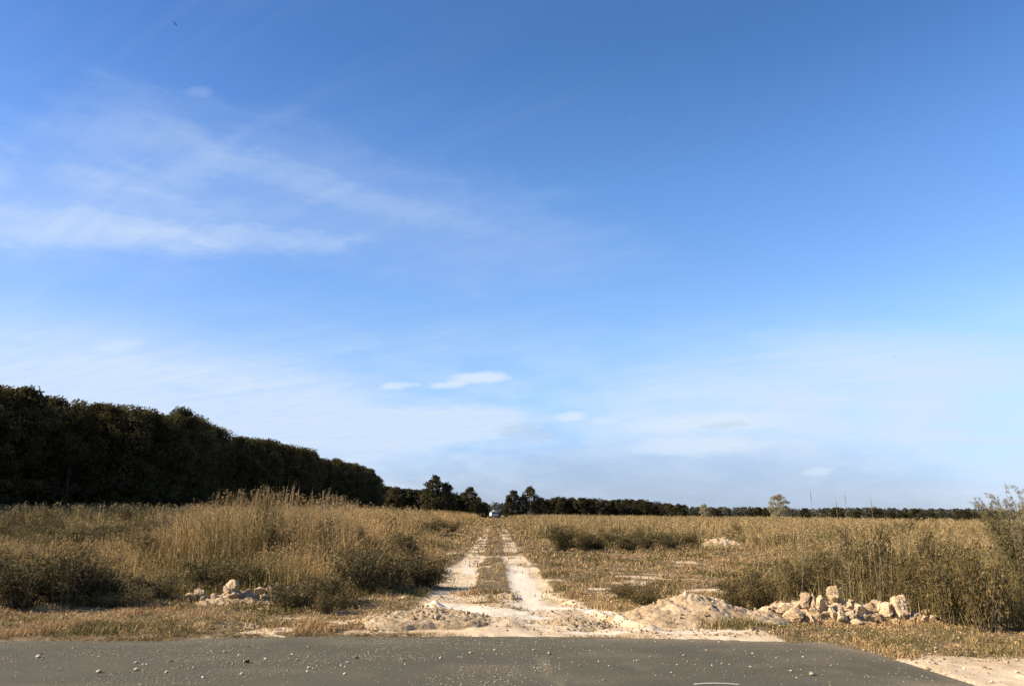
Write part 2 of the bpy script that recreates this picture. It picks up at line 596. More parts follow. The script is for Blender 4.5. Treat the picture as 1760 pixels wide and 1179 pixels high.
# hummocks along the roadside where earth was pushed off the track
hum = 0.10 * np.exp(-((Y - edge_y(X) - 0.75) / 0.45) ** 2) * sstep(fbm(X, Y, 0.9, 51, 3), 0.35, 0.62) * sstep(off, 0, 0.3)
Z += hum * sstep(X, 5.5, 4.0)
for (p0, p1, hh_, ww_) in [((748, 1040), (775, 1060), 0.07, 0.10), ((775, 1060), (812, 1084), 0.08, 0.10), ((1020, 1052), (1065, 1068), 0.05, 0.09),
                           ((1065, 1068), (1122, 1086), 0.07, 0.09), ((905, 1054), (1000, 1050), 0.05, 0.12), ((700, 1030), (750, 1040), 0.05, 0.12),
                           ((940, 1020), (985, 1036), 0.05, 0.10), ((985, 1036), (1060, 1044), 0.05, 0.12)]:
    a_, b_ = np.array(ground(*p0)), np.array(ground(*p1))
    d_ = b_ - a_
    t_ = np.clip(((X - a_[0]) * d_[0] + (Y - a_[1]) * d_[1]) / (d_ @ d_), 0, 1)
    ds_ = np.hypot(X - a_[0] - t_ * d_[0], Y - a_[1] - t_ * d_[1])
    Z += hh_ * np.exp(-(ds_ / ww_) ** 2) * (0.5 + fbm(X, Y, 5.0, 57, 3))
lumpy = (1 - powder(X, Y)) * sand(X, Y) * sstep(off, 0.1, 0.5) * sstep(Y, 19, 15) * sstep(fbm(X, Y, 1.1, 59, 3), 0.42, 0.62)
Z += 0.05 * lumpy * (fbm(X, Y, 8.0, 63, 4) - 0.45)
verts = np.stack([X, Y, Z], -1).reshape(-1, 3)
ny_, nx_ = X.shape
idx = np.arange(ny_ * nx_).reshape(ny_, nx_)
quads = np.stack([idx[:-1, :-1], idx[:-1, 1:], idx[1:, 1:], idx[1:, :-1]], -1).reshape(-1, 4)

M_GROUND, gg, b, out = new_mat('dry_ground')
pos = gg.new('ShaderNodeNewGeometry').outputs['Position']
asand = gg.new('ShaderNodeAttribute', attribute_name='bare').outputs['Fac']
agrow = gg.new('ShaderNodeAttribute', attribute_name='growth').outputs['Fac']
f1 = gg.noise(pos, 1.1, 6, 0.6)
f2 = gg.noise(pos, 7.0, 6, 0.65)
f3 = gg.noise(pos, 38.0, 5, 0.7)
f4 = gg.noise(pos, 160.0, 3, 0.6)
lit = gg.mix(gg.smooth(f2, 0.35, 0.68), (0.120, 0.078, 0.034), (0.235, 0.160, 0.080))
lit = gg.mix(gg.smooth(f3, 0.50, 0.72, 0, 0.8), lit, (0.33, 0.24, 0.14))
lit = gg.mix(gg.smooth(f1, 0.50, 0.68, 0, 0.6), lit, (0.13, 0.11, 0.045))
sc = gg.mix(gg.smooth(f1, 0.35, 0.65), (0.50, 0.365, 0.215), (0.64, 0.50, 0.325))
sc = gg.mix(gg.smooth(f3, 0.56, 0.75, 0, 0.65), sc, (0.29, 0.195, 0.105))
sc = gg.mix(gg.smooth(f2, 0.58, 0.78, 0, 0.5), sc, (0.35, 0.24, 0.135))
fac = gg.smooth(gg.m('ADD', asand, gg.m('MULTIPLY', gg.m('SUBTRACT', gg.m('ADD', gg.m('MULTIPLY', f2, 0.6), gg.m('MULTIPLY', f3, 0.4)), 0.5), 0.9)), 0.28, 0.62)
apow = gg.new('ShaderNodeAttribute', attribute_name='powder').outputs['Fac']
sc = gg.mix(gg.m('MULTIPLY', apow, gg.smooth(f2, 0.75, 0.45, 0.55, 1.0)), sc, (0.68, 0.575, 0.43))
gc = gg.mix(fac, lit, sc)
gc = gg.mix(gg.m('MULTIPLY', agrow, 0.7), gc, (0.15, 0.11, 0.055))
gg.link(gc, b.inputs['Base Color'])
bm_ = gg.new('ShaderNodeBump')
bm_.inputs['Strength'].default_value = 0.55
bm_.inputs['Distance'].default_value = 0.03
gg.link(gg.m('ADD', f3, gg.m('MULTIPLY', f4, 0.3)), bm_.inputs['Height'])
gg.link(bm_.outputs[0], b.inputs['Normal'])
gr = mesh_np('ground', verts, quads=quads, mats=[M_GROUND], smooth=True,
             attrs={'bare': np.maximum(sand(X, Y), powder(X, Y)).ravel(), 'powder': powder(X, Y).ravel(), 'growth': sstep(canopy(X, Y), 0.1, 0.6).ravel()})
tag(gr, kind='structure')


def ground_z(x, y):
    x = np.asarray(x, float)
    y = np.asarray(y, float)
    ix = np.clip(np.searchsorted(gx, x), 1, len(gx) - 1)
    iy = np.clip(np.searchsorted(gy, y), 1, len(gy) - 1)
    return Z[iy, ix]


# ------------------------------------------------------------------ asphalt road with its worn white line
rx = np.concatenate([np.arange(-60, -12, 2.0), np.arange(-12, 12, 0.10), np.arange(12, 14.1, 0.5)])
ty = np.linspace(0, 1, 60)
far_y = edge_y(rx) + 0.35
RXX = np.repeat(rx[None, :], len(ty), 0)
RYY = -3.4 + (np.maximum(far_y, -3.0)[None, :] + 3.4) * ty[:, None]
RZZ = np.zeros_like(RXX) - 0.004
RZZ -= 0.05 * sstep(RYY - edge_y(RXX), 0.0, 0.35)
ve = np.stack([RXX, RYY, RZZ], -1).reshape(-1, 3)
ii = np.arange(RXX.size).reshape(RXX.shape)
qd = np.stack([ii[:-1, :-1], ii[:-1, 1:], ii[1:, 1:], ii[1:, :-1]], -1).reshape(-1, 4)
dust = np.exp(-np.maximum(edge_y(RXX) - RYY, 0) / 0.32) * sstep(RXX, -1.5, 1.5) * sstep(fbm(RXX, RYY * 2, 1.1, 121, 3), 0.30, 0.6)
dust = np.maximum(dust, np.exp(-np.maximum(edge_y(RXX) - RYY, 0) / 0.5) * sstep(RXX, 3.8, 4.8))
dust = np.maximum(dust, 0.7 * sstep(RXX, 2.6, 5.4) * sstep(fbm(RXX * 0.45, RYY * 1.6, 1.1, 123, 3), 0.40, 0.7))
dust = np.maximum(dust, 0.22 * sstep(fbm(RXX * 0.5, RYY * 2.0, 1.5, 125, 3), 0.52, 0.72))
dust = np.maximum(dust, 0.5 * np.exp(-np.maximum(edge_y(RXX) - RYY, 0) / 0.12))


def streak(p0, p1, wd, k):
    a, b_ = np.array(ground(*p0)), np.array(ground(*p1))
    d = b_ - a
    t = np.clip(((RXX - a[0]) * d[0] + (RYY - a[1]) * d[1]) / (d @ d), 0, 1)
    ds = np.hypot(RXX - a[0] - t * d[0], RYY - a[1] - t * d[1])
    return k * np.exp(-(ds / wd) ** 2)


dust = np.maximum(dust, streak((926, 1128), (962, 1180), 0.05, 0.55))
dust = np.maximum(dust, streak((1085, 1140), (1120, 1152), 0.05, 0.5))
M_ROAD, gg, b, out = new_mat('asphalt')
pos = gg.new('ShaderNodeNewGeometry').outputs['Position']
ad = gg.new('ShaderNodeAttribute', attribute_name='dust').outputs['Fac']
f1 = gg.noise(pos, 0.9, 5, 0.6)
f2 = gg.noise(pos, 26.0, 5, 0.7)
f3 = gg.noise(pos, 190.0, 3, 0.7)
rc = gg.mix(gg.smooth(f1, 0.3, 0.7), (0.080, 0.071, 0.044), (0.096, 0.085, 0.052))
rc = gg.mix(gg.smooth(f2, 0.42, 0.72, 0, 0.35), rc, (0.135, 0.115, 0.078))
rc = gg.mix(gg.smooth(gg.noise(pos, 2.6, 5, 0.6, 1.0), 0.50, 0.70, 0, 0.45), rc, (0.062, 0.056, 0.040))
rc = gg.mix(gg.smooth(f3, 0.52, 0.75, 0, 0.5), rc, (0.17, 0.15, 0.11))
rc = gg.mix(gg.smooth(f3, 0.48, 0.28, 0, 0.5), rc, (0.055, 0.052, 0.045))
rc = gg.mix(gg.m('MULTIPLY', ad, gg.smooth(f2, 0.30, 0.62)), rc, (0.30, 0.23, 0.14))
gg.link(rc, b.inputs['Base Color'])
b.inputs['Roughness'].default_value = 0.85
bm_ = gg.new('ShaderNodeBump')
bm_.inputs['Strength'].default_value = 0.5
bm_.inputs['Distance'].default_value = 0.006
gg.link(f3, bm_.inputs['Height'])
gg.link(bm_.outputs[0], b.inputs['Normal'])
road = mesh_np('road', ve, quads=qd, mats=[M_ROAD], attrs={'dust': dust.ravel()})
tag(road, kind='structure')

M_PAINT, gg, b, out = new_mat('worn_road_paint')
pos = gg.new('ShaderNodeNewGeometry').outputs['Position']
w_ = gg.noise(pos, 90.0, 5, 0.7)
gg.link(gg.mix(gg.smooth(w_, 0.40, 0.62), (0.52, 0.51, 0.48), (0.20, 0.185, 0.15)), b.inputs['Base Color'])
lx0, ly0 = ground(1190, 1173)
lx1, ly1 = ground(1268, 1174)
us = np.linspace(0, 1, 30)
px_ = lx0 + (lx1 - lx0) * us
wdt = 0.05
py_ = ly0 - 0.05 * (us * 2 - 1) ** 2 + 0.01
ve = np.concatenate([np.stack([px_, py_, px_ * 0 + 0.002], -1), np.stack([px_, py_ - wdt, px_ * 0 + 0.002], -1)])
n_ = len(us)
qd = np.array([[i + n_, i + n_ + 1, i + 1, i] for i in range(n_ - 1)])
tag(mesh_np('road_marking', ve, quads=qd, mats=[M_PAINT]), kind='structure')

# ------------------------------------------------------------------ leaf and blade fields in numpy
STRAW = np.array([0.430, 0.272, 0.108])
PALE = np.array([0.46, 0.315, 0.15])
OLIVE = np.array([0.108, 0.090, 0.028])
DGREEN = np.array([0.050, 0.048, 0.020])
BROWN = np.array([0.19, 0.125, 0.055])


def blades(x, y, z, h, w, lean, col, bend=0.5):
    """two-segment blades: 5 vertices, a quad and a triangle each"""
    n = len(x)
    a = rng.uniform(0, 2 * np.pi, n)          # lean direction
    fa = rng.uniform(0, np.pi, n)             # face direction
    fx, fy = np.cos(fa) * w / 2, np.sin(fa) * w / 2
    lx, ly = np.cos(a) * lean * h, np.sin(a) * lean * h
    P = np.zeros((n, 5, 3), dtype=np.float32)
    P[:, 0] = np.stack([x - fx, y - fy, z], -1)
    P[:, 1] = np.stack([x + fx, y + fy, z], -1)
    mh = h * 0.58
    P[:, 2] = np.stack([x + lx * (1 - bend) * 0.6 + fx * .8, y + ly * (1 - bend) * 0.6 + fy * .8, z + mh], -1)
    P[:, 3] = np.stack([x + lx * (1 - bend) * 0.6 - fx * .8, y + ly * (1 - bend) * 0.6 - fy * .8, z + mh], -1)
    P[:, 4] = np.stack([x + lx, y + ly, z + h * np.sqrt(np.clip(1 - lean ** 2 * .4, .2, 1))], -1)
    base = np.arange(n)[:, None] * 5
    q = base + np.array([[0, 1, 2, 3]])
    t = base + np.array([[3, 2, 4]])
    c = np.repeat(col[:, None, :], 5, 1)
    return P.reshape(-1, 3), t, q, c.reshape(-1, 3)


def leaves(p, size, col, up=0.0, aspect=0.45):
    """loose single leaves (rhombic quads) at points p"""
    n = len(p)
    d = rng.normal(size=(n, 3))
    d[:, 2] += up
    d /= np.linalg.norm(d, axis=1)[:, None]
    e = rng.normal(size=(n, 3))
    e = np.cross(d, e)
    e /= np.linalg.norm(e, axis=1)[:, None] + 1e-9
    s = np.asarray(size)[:, None] if np.ndim(size) else size
    P = np.zeros((n, 4, 3), dtype=np.float32)
    P[:, 0] = p - d * s * 0.5
    P[:, 1] = p + e * s * aspect * 0.5
    P[:, 2] = p + d * s * 0.5
    P[:, 3] = p - e * s * aspect * 0.5
    q = np.arange(n)[:, None] * 4 + np.array([[0, 1, 2, 3]])
    return P.reshape(-1, 3), None, q, np.repeat(col[:, None, :], 4, 1).reshape(-1, 3)


def merge(parts):
    V, T, Q, C = [], [], [], []
    o = 0
    for v, t, q, c in parts:
        V.append(v)
        C.append(c)
        if t is not None and len(t):
            T.append(np.asarray(t) + o)
        if q is not None and len(q):
            Q.append(np.asarray(q) + o)
        o += len(v)
    return (np.concatenate(V), np.concatenate(T) if T else None, np.concatenate(Q) if Q else None, np.concatenate(C))


def sample_fan(n, y0, y1, t0, t1, p):
    """points in the fan t=x/y, with ground density falling as y^-p"""
    k = 2.0 - p
    u = rng.random(n)
    yy = (y0 ** k + u * (y1 ** k - y0 ** k)) ** (1 / k) if abs(k) > 1e-6 else y0 * (y1 / y0) ** u
    tt = rng.uniform(t0, t1, n)
    return tt * yy, yy


def tones(x, y, base_scale=1.0):
    """colour of each plant: broad drifts of straw and olive growth"""
    n = len(x)
    f = fbm(x, y, 0.30 * base_scale, 61, 4)
    f2 = fbm(x, y, 1.4, 67, 3)
    s = np.clip(0.56 + (f - 0.5) * 3.6 + (f2 - 0.5) * 2.4 + rng.normal(0, 0.26, n), 0, 1)
    # leafier, greener growth in places, then a painted shadow at far left
    right = sstep(x, 3.0, 5.0) * sstep(y, 30, 18)
    s = s * (1 - 0.62 * right) * (1 - 0.22 * sstep(x, 2.5, 4.5) * sstep(y, 90, 40))
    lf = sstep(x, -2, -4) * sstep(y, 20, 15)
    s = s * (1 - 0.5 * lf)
    s = s * (1 - 0.75 * sstep(x / y, -0.36, -0.44) * sstep(y, 29, 34))  # the plantation's shadow put into the tone as darker olive
    c = OLIVE[None] * (1 - s[:, None]) + STRAW[None] * s[:, None]
    c = np.where((x > 2.5)[:, None], c * np.array([0.86, 0.90, 1.0]), c)
    pale = rng.random(n) < 0.08 + 0.08 * sstep(y, 20, 60)
    c[pale] = PALE * 0.95
    c *= rng.uniform(0.78, 1.22, n)[:, None]
    return c


def field(name, side, n, n_leaf, n_head, label):
    t0, t1 = (-1.35, 0.0) if side < 0 else (0.0, 1.35)
    x, y = sample_fan(n, 11.0, 330.0, t0, t1, 1.6)
    H = canopy(x, y)
    ok = H > 0.05
    x, y, H = x[ok], y[ok], H[ok]
    k = np.maximum(y, 13) / 15.0
    h = H * (1.06 - 0.55 * rng.random(len(x)) ** 1.8)
    w = 0.011 * k ** 0.86 * rng.uniform(0.6, 1.7, len(x))
    lean = rng.uniform(0.05, 0.85, len(x))
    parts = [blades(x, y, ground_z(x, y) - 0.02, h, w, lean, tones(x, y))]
    # leaves along the stems
    x, y = sample_fan(n_leaf, 11.0, 160.0, t0, t1, 1.75)
    H = canopy(x, y)
    ok = H > 0.08
    x, y, H = x[ok], y[ok], H[ok]
    k = np.maximum(y, 13) / 15.0
    zz = H * rng.beta(2.2, 1.1, len(x)) * 1.03
    sz = 0.044 * k ** 0.70 * rng.uniform(0.5, 1.6, len(x))
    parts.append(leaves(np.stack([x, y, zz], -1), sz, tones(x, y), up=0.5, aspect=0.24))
    # feathery seed heads
    x, y = sample_fan(n_head, 11.0, 90.0, t0, t1, 1.5)
    H = canopy(x, y)
    ok = (H > 0.3)
    x, y, H = x[ok], y[ok], H[ok]
    top = H * rng.uniform(0.92, 1.10, len(x)) + (rng.random(len(x)) < 0.06) * rng.uniform(0.05, 0.30, len(x))
    k = np.maximum(y, 13) / 15.0
    w = 0.006 * k
    cst = np.repeat((PALE * 0.8)[None], len(x), 0) * rng.uniform(0.8, 1.15, len(x))[:, None]
    parts.append(blades(x, y, top * 0.4, top * 0.6, w, rng.uniform(0, 0.12, len(x)), cst))
    m = 7
    xr = np.repeat(x, m)
    yr = np.repeat(y, m)
    tr = np.repeat(top, m)
    kr = np.repeat(k, m)
    q_ = rng.random(len(xr))
    ph = np.stack([xr + rng.normal(0, 0.018, len(xr)) * kr * (1.3 - q_), yr + rng.normal(0, 0.018, len(xr)), tr - (1 - q_) * 0.17], -1)
    parts.append(leaves(ph, 0.036 * kr ** 0.8 * rng.uniform(0.6, 1.4, len(xr)), np.repeat(cst * 1.05, m, 0), up=1.6, aspect=0.28))
    V, T, Q, C_ = merge(parts)
    o = mesh_np(name, V, tris=T, quads=Q, mats=[M_GRASS], colors=C_)
    tag(o, label, 'grass', kind='stuff')


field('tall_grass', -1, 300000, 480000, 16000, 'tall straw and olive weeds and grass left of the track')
field('tall_grass', 1, 320000, 560000, 12000, 'tall brown grass and thin stemmed weeds right of the track')


# short scruffy growth of the verges, the crown of the track and the trodden ground
def short_density(x, y):
    off = y - edge_y(x)
    s = sand(x, y)
    d = (1 - s) ** 1.3
    d = d * sstep(off + (fbm(x, y, 2.5, 133, 3) - 0.5) * 0.5, -0.10, 0.18)
    cl = sstep(fbm(x, y, 1.7, 131, 4), 0.36, 0.60)
    d = d * (0.30 + 0.70 * cl)
    return d


def low_growth(name, n, y0, y1, t0, t1, hh, label, mask=None, p=1.6):
    x, y = sample_fan(n, y0, y1, t0, t1, p)
    d = short_density(x, y)
    if mask is not None:
        d = d * mask(x, y)
    ok = rng.random(len(x)) < d
    x, y = x[ok], y[ok]
    f = fbm(x, y, 1.3, 141, 4)
    h = hh * (0.35 + 1.5 * sstep(f, 0.35, 0.75)) * rng.uniform(0.5, 1.3, len(x))
    k = np.maximum(y, 10) / 11.0
    w = 0.009 * k * rng.uniform(0.6, 1.5, len(x))
    s = np.clip(0.60 + (fbm(x, y, 1.4, 151, 4) - 0.5) * 4.2 + rng.normal(0, 0.25, len(x)), 0, 1)[:, None]
    c = OLIVE[None] * 1.2 * (1 - s) + STRAW[None] * np.array([1.0, 1.02, 1.2])[None] * s
    pl = rng.random(len(x)) < 0.18
    c[pl] = PALE
    c *= rng.uniform(0.8, 1.2, len(x))[:, None]
    V1 = blades(x, y, ground_z(x, y) - 0.01, h, w, rng.uniform(0.2, 0.95, len(x)), c, bend=0.4)
    # small leaves lying about
    sel = rng.random(len(x)) < 0.5
    xx, yy_ = x[sel], y[sel]
    pz = ground_z(xx, yy_) + rng.uniform(0.0, 1, len(xx)) ** 1.5 * h[sel] * 0.9 + 0.008
    V2 = leaves(np.stack([xx, yy_, pz], -1), 0.035 * k[sel] * rng.uniform(0.5, 1.4, len(xx)), c[sel], up=0.0, aspect=0.4)
    V, T, Q, C_ = merge([V1, V2])
    o = mesh_np(name, V, tris=T, quads=Q, mats=[M_GRASS], colors=C_)
    tag(o, label, 'grass', kind='stuff')


not_tall = lambda x, y: 1 - 0.8 * sstep(canopy(x, y), 0.3, 0.7)
low_growth('verge_grass', 300000, 9.9, 17.5, -1.2, 1.2, 0.068, 'short dry tufts along the edge of the asphalt', lambda x, y: not_tall(x, y))
low_growth('low_grass', 130000, 15.5, 60.0, -0.30, 0.42, 0.10, 'low trodden grass beside and between the wheel tracks',
           lambda x, y: not_tall(x, y) * (0.35 + 0.65 * sstep(np.abs(x), 0.5, 2.0)))
low_growth('distant_low_grass', 26000, 55.0, 330.0, -0.06, 0.06, 0.16, 'grass on the crown of the far part of the track', None, 1.2)


# ------------------------------------------------------------------ trees
def tube(path, radii, n=6):
    """tapered tube through points -> verts, quads"""
    V, Q = [], []
    path = [Vector(p) for p in path]
    for i, p in enumerate(path):
        d = (path[min(i + 1, len(path) - 1)] - path[max(i - 1, 0)]).normalized()
        a = d.cross(Vector((0.3, 1, 0.1))).normalized()
        b_ = d.cross(a)
        for j in range(n):
            t = 2 * math.pi * j / n
            V.append(p + (a * math.cos(t) + b_ * math.sin(t)) * radii[i])
    for i in range(len(path) - 1):
        for j in range(n):
            Q.append([i * n + j, i * n + (j + 1) % n, (i + 1) * n + (j + 1) % n, (i + 1) * n + j])
    return np.array([list(v) for v in V]), np.array(Q)


def merge_tubes(ts):
    V, Q, o = [], [], 0
    for v, q in ts:
        V.append(v)
        Q.append(q + o)
        o += len(v)
    return np.concatenate(V), np.concatenate(Q)


def tree_meshes(name, H, rad, low, clumps, per, leaf, colA, colB, bark=None, lmat=None, lean=0.0, airy=0.32, shape='round'):
    """returns (trunk mesh, crown mesh)"""
    rs = random.Random(name + str(H) + str(clumps))
    tb = []
    tr = 0.011 * H + 0.03
    path, rd = [], []
    for i in range(8):
        f = i / 7
        path.append((math.sin(f * 2.3 + rs.random()) * 0.02 * H * f + lean * f * H, math.cos(f * 3 + rs.random()) * 0.02 * H * f, f * H * 0.9))
        rd.append(tr * (1 - 0.85 * f))
    tb.append(tube(path, rd, 7))
    cen = []
    for c in range(clumps):
        f = (c + 0.5) / clumps
        zf = low + (1 - low) * (rs.random() ** 0.85)
        u = (zf - low) / (1 - low)
        if shape == 'round':
            prof = math.sqrt(max(0.0, 1 - (2 * u - 0.9) ** 2 * 0.72))
            prof = min(1.0, 0.35 + prof * 0.75) if u < 0.8 else prof
            if u > 0.8:
                prof *= 1.0 - (u - 0.8) * 2.6
        elif shape == 'column':
            prof = 0.9 - 0.45 * u
        else:
            prof = math.sin(math.pi * min(1, 0.12 + 0.86 * u)) ** 0.6
        a = rs.random() * 2 * math.pi
        rr = rad * prof * (0.35 + 0.65 * math.sqrt(rs.random())) * rs.uniform(0.75, 1.15)
        cen.append((math.cos(a) * rr + lean * zf * H, math.sin(a) * rr, zf * H * rs.uniform(0.97, 1.0)))
    for c in cen[::2]:
        b0 = Vector((lean * c[2] * 0.6, 0, max(0.1 * H, c[2] * 0.72)))
        e = Vector(c)
        m_ = b0.lerp(e, 0.5) + Vector((0, 0, -0.02 * H))
        tb.append(tube([b0, m_, e], [tr * 0.35, tr * 0.22, tr * 0.06], 5))
    V, Q = merge_tubes(tb)
    trunk = mesh_np('trunk', V, quads=Q, mats=[bark or M_BARK], smooth=True, link=False)
    cen = np.array(cen)
    n = len(cen)
    P = np.repeat(cen, per, 0)
    cr = np.repeat(rng.uniform(0.65, 1.25, n) * rad * airy, per)
    d = rng.normal(size=P.shape)
    d /= np.linalg.norm(d, axis=1)[:, None]
    P = P + d * (cr * rng.uniform(0.15, 1, len(P)) ** 0.5)[:, None] * np.array([1, 1, 0.75])
    P[:, 2] = np.clip(P[:, 2], 0.02 * H, None)
    tone = np.repeat(rng.random(n), per) * 0.6 + rng.random(len(P)) * 0.4
    C_ = np.array(colA)[None] * (1 - tone[:, None]) + np.array(colB)[None] * tone[:, None]
    v, _, q, c = leaves(P, leaf * rng.uniform(0.6, 1.5, len(P)), C_, up=-0.2, aspect=0.5)
    crown = mesh_np('crown', v, quads=q, mats=[lmat or M_LEAF], colors=c, link=False)
    return trunk, crown


def put_tree(meshes, name, x, y, s, rz, label, group=None, cat='tree', sx=None, z=0.0):
    e = bpy.data.objects.new(name, None)
    e.location = (x, y, z)
    e.rotation_euler = (0, 0, rz)
    e.scale = (sx or s, sx or s, s)
    e.empty_display_size = 0.2
    COL.objects.link(e)
    tag(e, label, cat, group)
    for nm, me in zip(('trunk', 'crown'), meshes):
        o = bpy.data.objects.new(nm, me)
        COL.objects.link(o)
        o.parent = e
    return e


LA, LB = (0.024, 0.022, 0.009), (0.140, 0.112, 0.042)
pl_t = [tree_meshes('plantation', 12.0, 2.5, 0.03, 105, 95, 0.27, LA, LB, bark=M_DARKBARK, airy=0.34, shape='round') for _ in range(1)]
for k in range(4):
    pl_t.append(tree_meshes('plantation%d' % k, 12.0, 2.3 + 0.18 * k, 0.03 + 0.01 * k, 115 + 5 * k, 115, 0.215, LA, LB, bark=M_DARKBARK, airy=0.31, shape=('round', 'oval')[k % 2]))
# the outline of the plantation read from the photograph: pixel x, pixel y of the tops
sil = [(-420, 600), (-60, 655), (0, 660), (60, 673), (100, 684), (150, 686), (210, 694), (270, 706), (315, 709), (348, 720), (372, 743), (430, 750),
       (480, 763), (525, 768), (548, 786), (600, 796), (630, 805), (652, 812)]
TREE_H = 12.0
front = []
for px, py in sil:
    d = ray(px, py)
    t = (TREE_H - CAM_H) / d.z
    front.append((d.x * t, d.y * t))
fy_ = np.array([p[1] for p in front])
fx_ = np.array([p[0] for p in front])
k_ = 0
yv = float(fy_[0])
far_y_ = float(fy_[-1]) + 1.0
lab_front = 'dark plantation tree in the shaded front row of the left wood'
lab_back = 'dark plantation tree standing behind the front row of the left wood'
order = np.argsort(fy_)
while yv < far_y_:
    xf = float(np.interp(yv, fy_[order], fx_[order]))
    for row in range(5):
        if row == 4 and random.random() < 0.3:
            continue
        x = xf - 1.0 - row * 3.4 + random.uniform(-0.5, 0.5)
        y = yv + random.uniform(-0.6, 0.6) + (1.5 if row % 2 else 0)
        s = random.uniform(0.97, 1.05) if row < 2 else random.uniform(0.92, 1.03)
        if yv > far_y_ - 8:
            s *= 0.93
        put_tree(pl_t[random.randrange(5)], 'plantation_tree', x, y, s, random.uniform(0, 6.28),
                 lab_front if row == 0 else lab_back,
                 'front row of the plantation on the left' if row == 0 else 'rear rows of the plantation on the left',
                 sx=s * random.uniform(0.95, 1.2))
        k_ += 1
    yv += random.uniform(1.9, 2.6)

# woods across the far end of the track
BA, BB = (0.040, 0.037, 0.016), (0.095, 0.078, 0.034)
mid_t = [tree_meshes('far%d' % k, 10.0, 2.9, 0.02, 60, 55, 0.55, BA, BB, airy=0.38, shape=('round', 'oval')[k % 2]) for k in range(4)]


def tree_px(px, py_top, depth, name, label, group=None, tmpl=None, wide=1.0, Ht=10.0, cat='tree'):
    x, y, z = at_depth(px, py_top, depth)
    s = z / Ht
    return put_tree(tmpl or random.choice(mid_t), name, x, y, s, random.uniform(0, 6.28), label, group, cat, sx=s * wide)


big_t = tree_meshes('bigtree', 14.0, 3.6, 0.10, 70, 70, 0.6, BA, BB, airy=0.30, shape='round')
tree_px(750, 818, 225, 'broad_tree', 'tallest tree left of the track end with uneven double crown', tmpl=big_t, Ht=14.0, wide=0.95)
tree_px(768, 832, 227, 'broad_tree', 'right shoulder tree leaning against the tallest tree', tmpl=mid_t[0], wide=0.9)
tree_px(735, 842, 226, 'broad_tree', 'lower round tree just left of the tallest tree', tmpl=mid_t[1], wide=1.0)
tree_px(808, 838, 262, 'broad_tree', 'narrow tree rising from the thicket left of the track gap', tmpl=mid_t[2], wide=0.75)
tree_px(797, 846, 263, 'broad_tree', 'short tree on the left flank of the narrow tree by the gap', tmpl=mid_t[3], wide=0.8)
tree_px(822, 855, 266, 'broad_tree', 'dark tree stepping down towards the track gap', tmpl=mid_t[0], wide=0.8)
tree_px(832, 863, 268, 'broad_tree', 'lowest dark tree at the left lip of the track gap', tmpl=mid_t[1], wide=0.8)
tree_px(883, 844, 270, 'broad_tree', 'round dark tree at the right lip of the track gap', tmpl=mid_t[2], wide=1.0)
tree_px(875, 855, 269, 'broad_tree', 'small dark tree nearest the gap on its right', tmpl=mid_t[3], wide=0.9)
tree_px(911, 838, 278, 'broad_tree', 'paler tree with ragged crown right of the gap', tmpl=mid_t[0], wide=0.85)
tree_px(922, 852, 279, 'broad_tree', 'lower tree on the right flank of the pale ragged tree', tmpl=mid_t[1], wide=0.9)
tree_px(898, 853, 272, 'broad_tree', 'low tree filling between the two trees right of the gap', tmpl=mid_t[3], wide=1.0)
px = 662
while px < 835:
    tree_px(px, np.interp(px, [660, 720, 790, 835], [838, 841, 850, 866]) + random.uniform(-2, 2), 240 + random.uniform(0, 8), 'wood_edge_tree',
            'dark tree in the low wood between the plantation and the track', 'low wood left of the track end', wide=1.05)
    px += random.uniform(6, 10)
px = 930
while px < 1178:
    tree_px(px, np.interp(px, [930, 1100, 1178], [856, 860, 869]) + random.uniform(-1.6, 1.6), 285 + random.uniform(0, 14), 'wood_edge_tree',
            'dark tree in the level topped wood right of the track', 'level wood right of the track end', wide=1.15)
    px += random.uniform(6, 10)

# pale feathery trees on the right skyline
PA, PB = (0.32, 0.27, 0.14), (0.52, 0.44, 0.26)
fea = tree_meshes('feathery', 9.0, 3.5, 0.10, 90, 75, 0.34, PA, PB, bark=M_PALEBARK, airy=0.26, shape='round')
tree_px(1337, 850, 230, 'feathery_tree', 'pale bare looking tree with a rounded feathery crown on the skyline', tmpl=fea, Ht=9.0, wide=1.0)
tree_px(1210, 866, 260, 'feathery_tree', 'small pale tree above the end of the right wood', tmpl=fea, Ht=9.0, wide=0.8)


# far wood that reads as one dark band
def far_wood(name, x0, x1, y, dens, hlo, hhi, label, prof=None):
    n = int((x1 - x0) * dens)
    xs = np.sort(rng.uniform(x0, x1, n))
    ys = y + rng.uniform(-12, 12, n)
    hs = rng.uniform(hlo, hhi, n)
    hs = hs * (0.72 + 0.55 * fbm(xs, ys * 0, 0.022, 211, 4))
    per = 110
    P = np.stack([np.repeat(xs, per), np.repeat(ys, per), np.zeros(n * per)], -1)
    hh = np.repeat(hs, per)
    u = rng.random(n * per)
    rr = np.repeat(rng.uniform(2.2, 4.2, n), per) * np.sqrt(rng.random(n * per)) * np.sqrt(np.clip(1 - (2 * u - 0.85) ** 2 * 0.8, 0.05, 1))
    a = rng.uniform(0, 2 * np.pi, n * per)
    P[:, 0] += np.cos(a) * rr
    P[:, 1] += np.sin(a) * rr
    P[:, 2] = hh * u
    tone = np.repeat(rng.random(n), per)[:, None]
    c = np.array((0.070, 0.070, 0.050))[None] * (1 - tone) + np.array((0.11, 0.098, 0.058))[None] * tone
    v, _, q, cc = leaves(P, 1.15 * rng.uniform(0.6, 1.4, len(P)), c, up=0.3, aspect=0.7)
    o = mesh_np(name, v, quads=q, mats=[M_LEAF], colors=cc)
    tag(o, label, 'wood', kind='stuff')


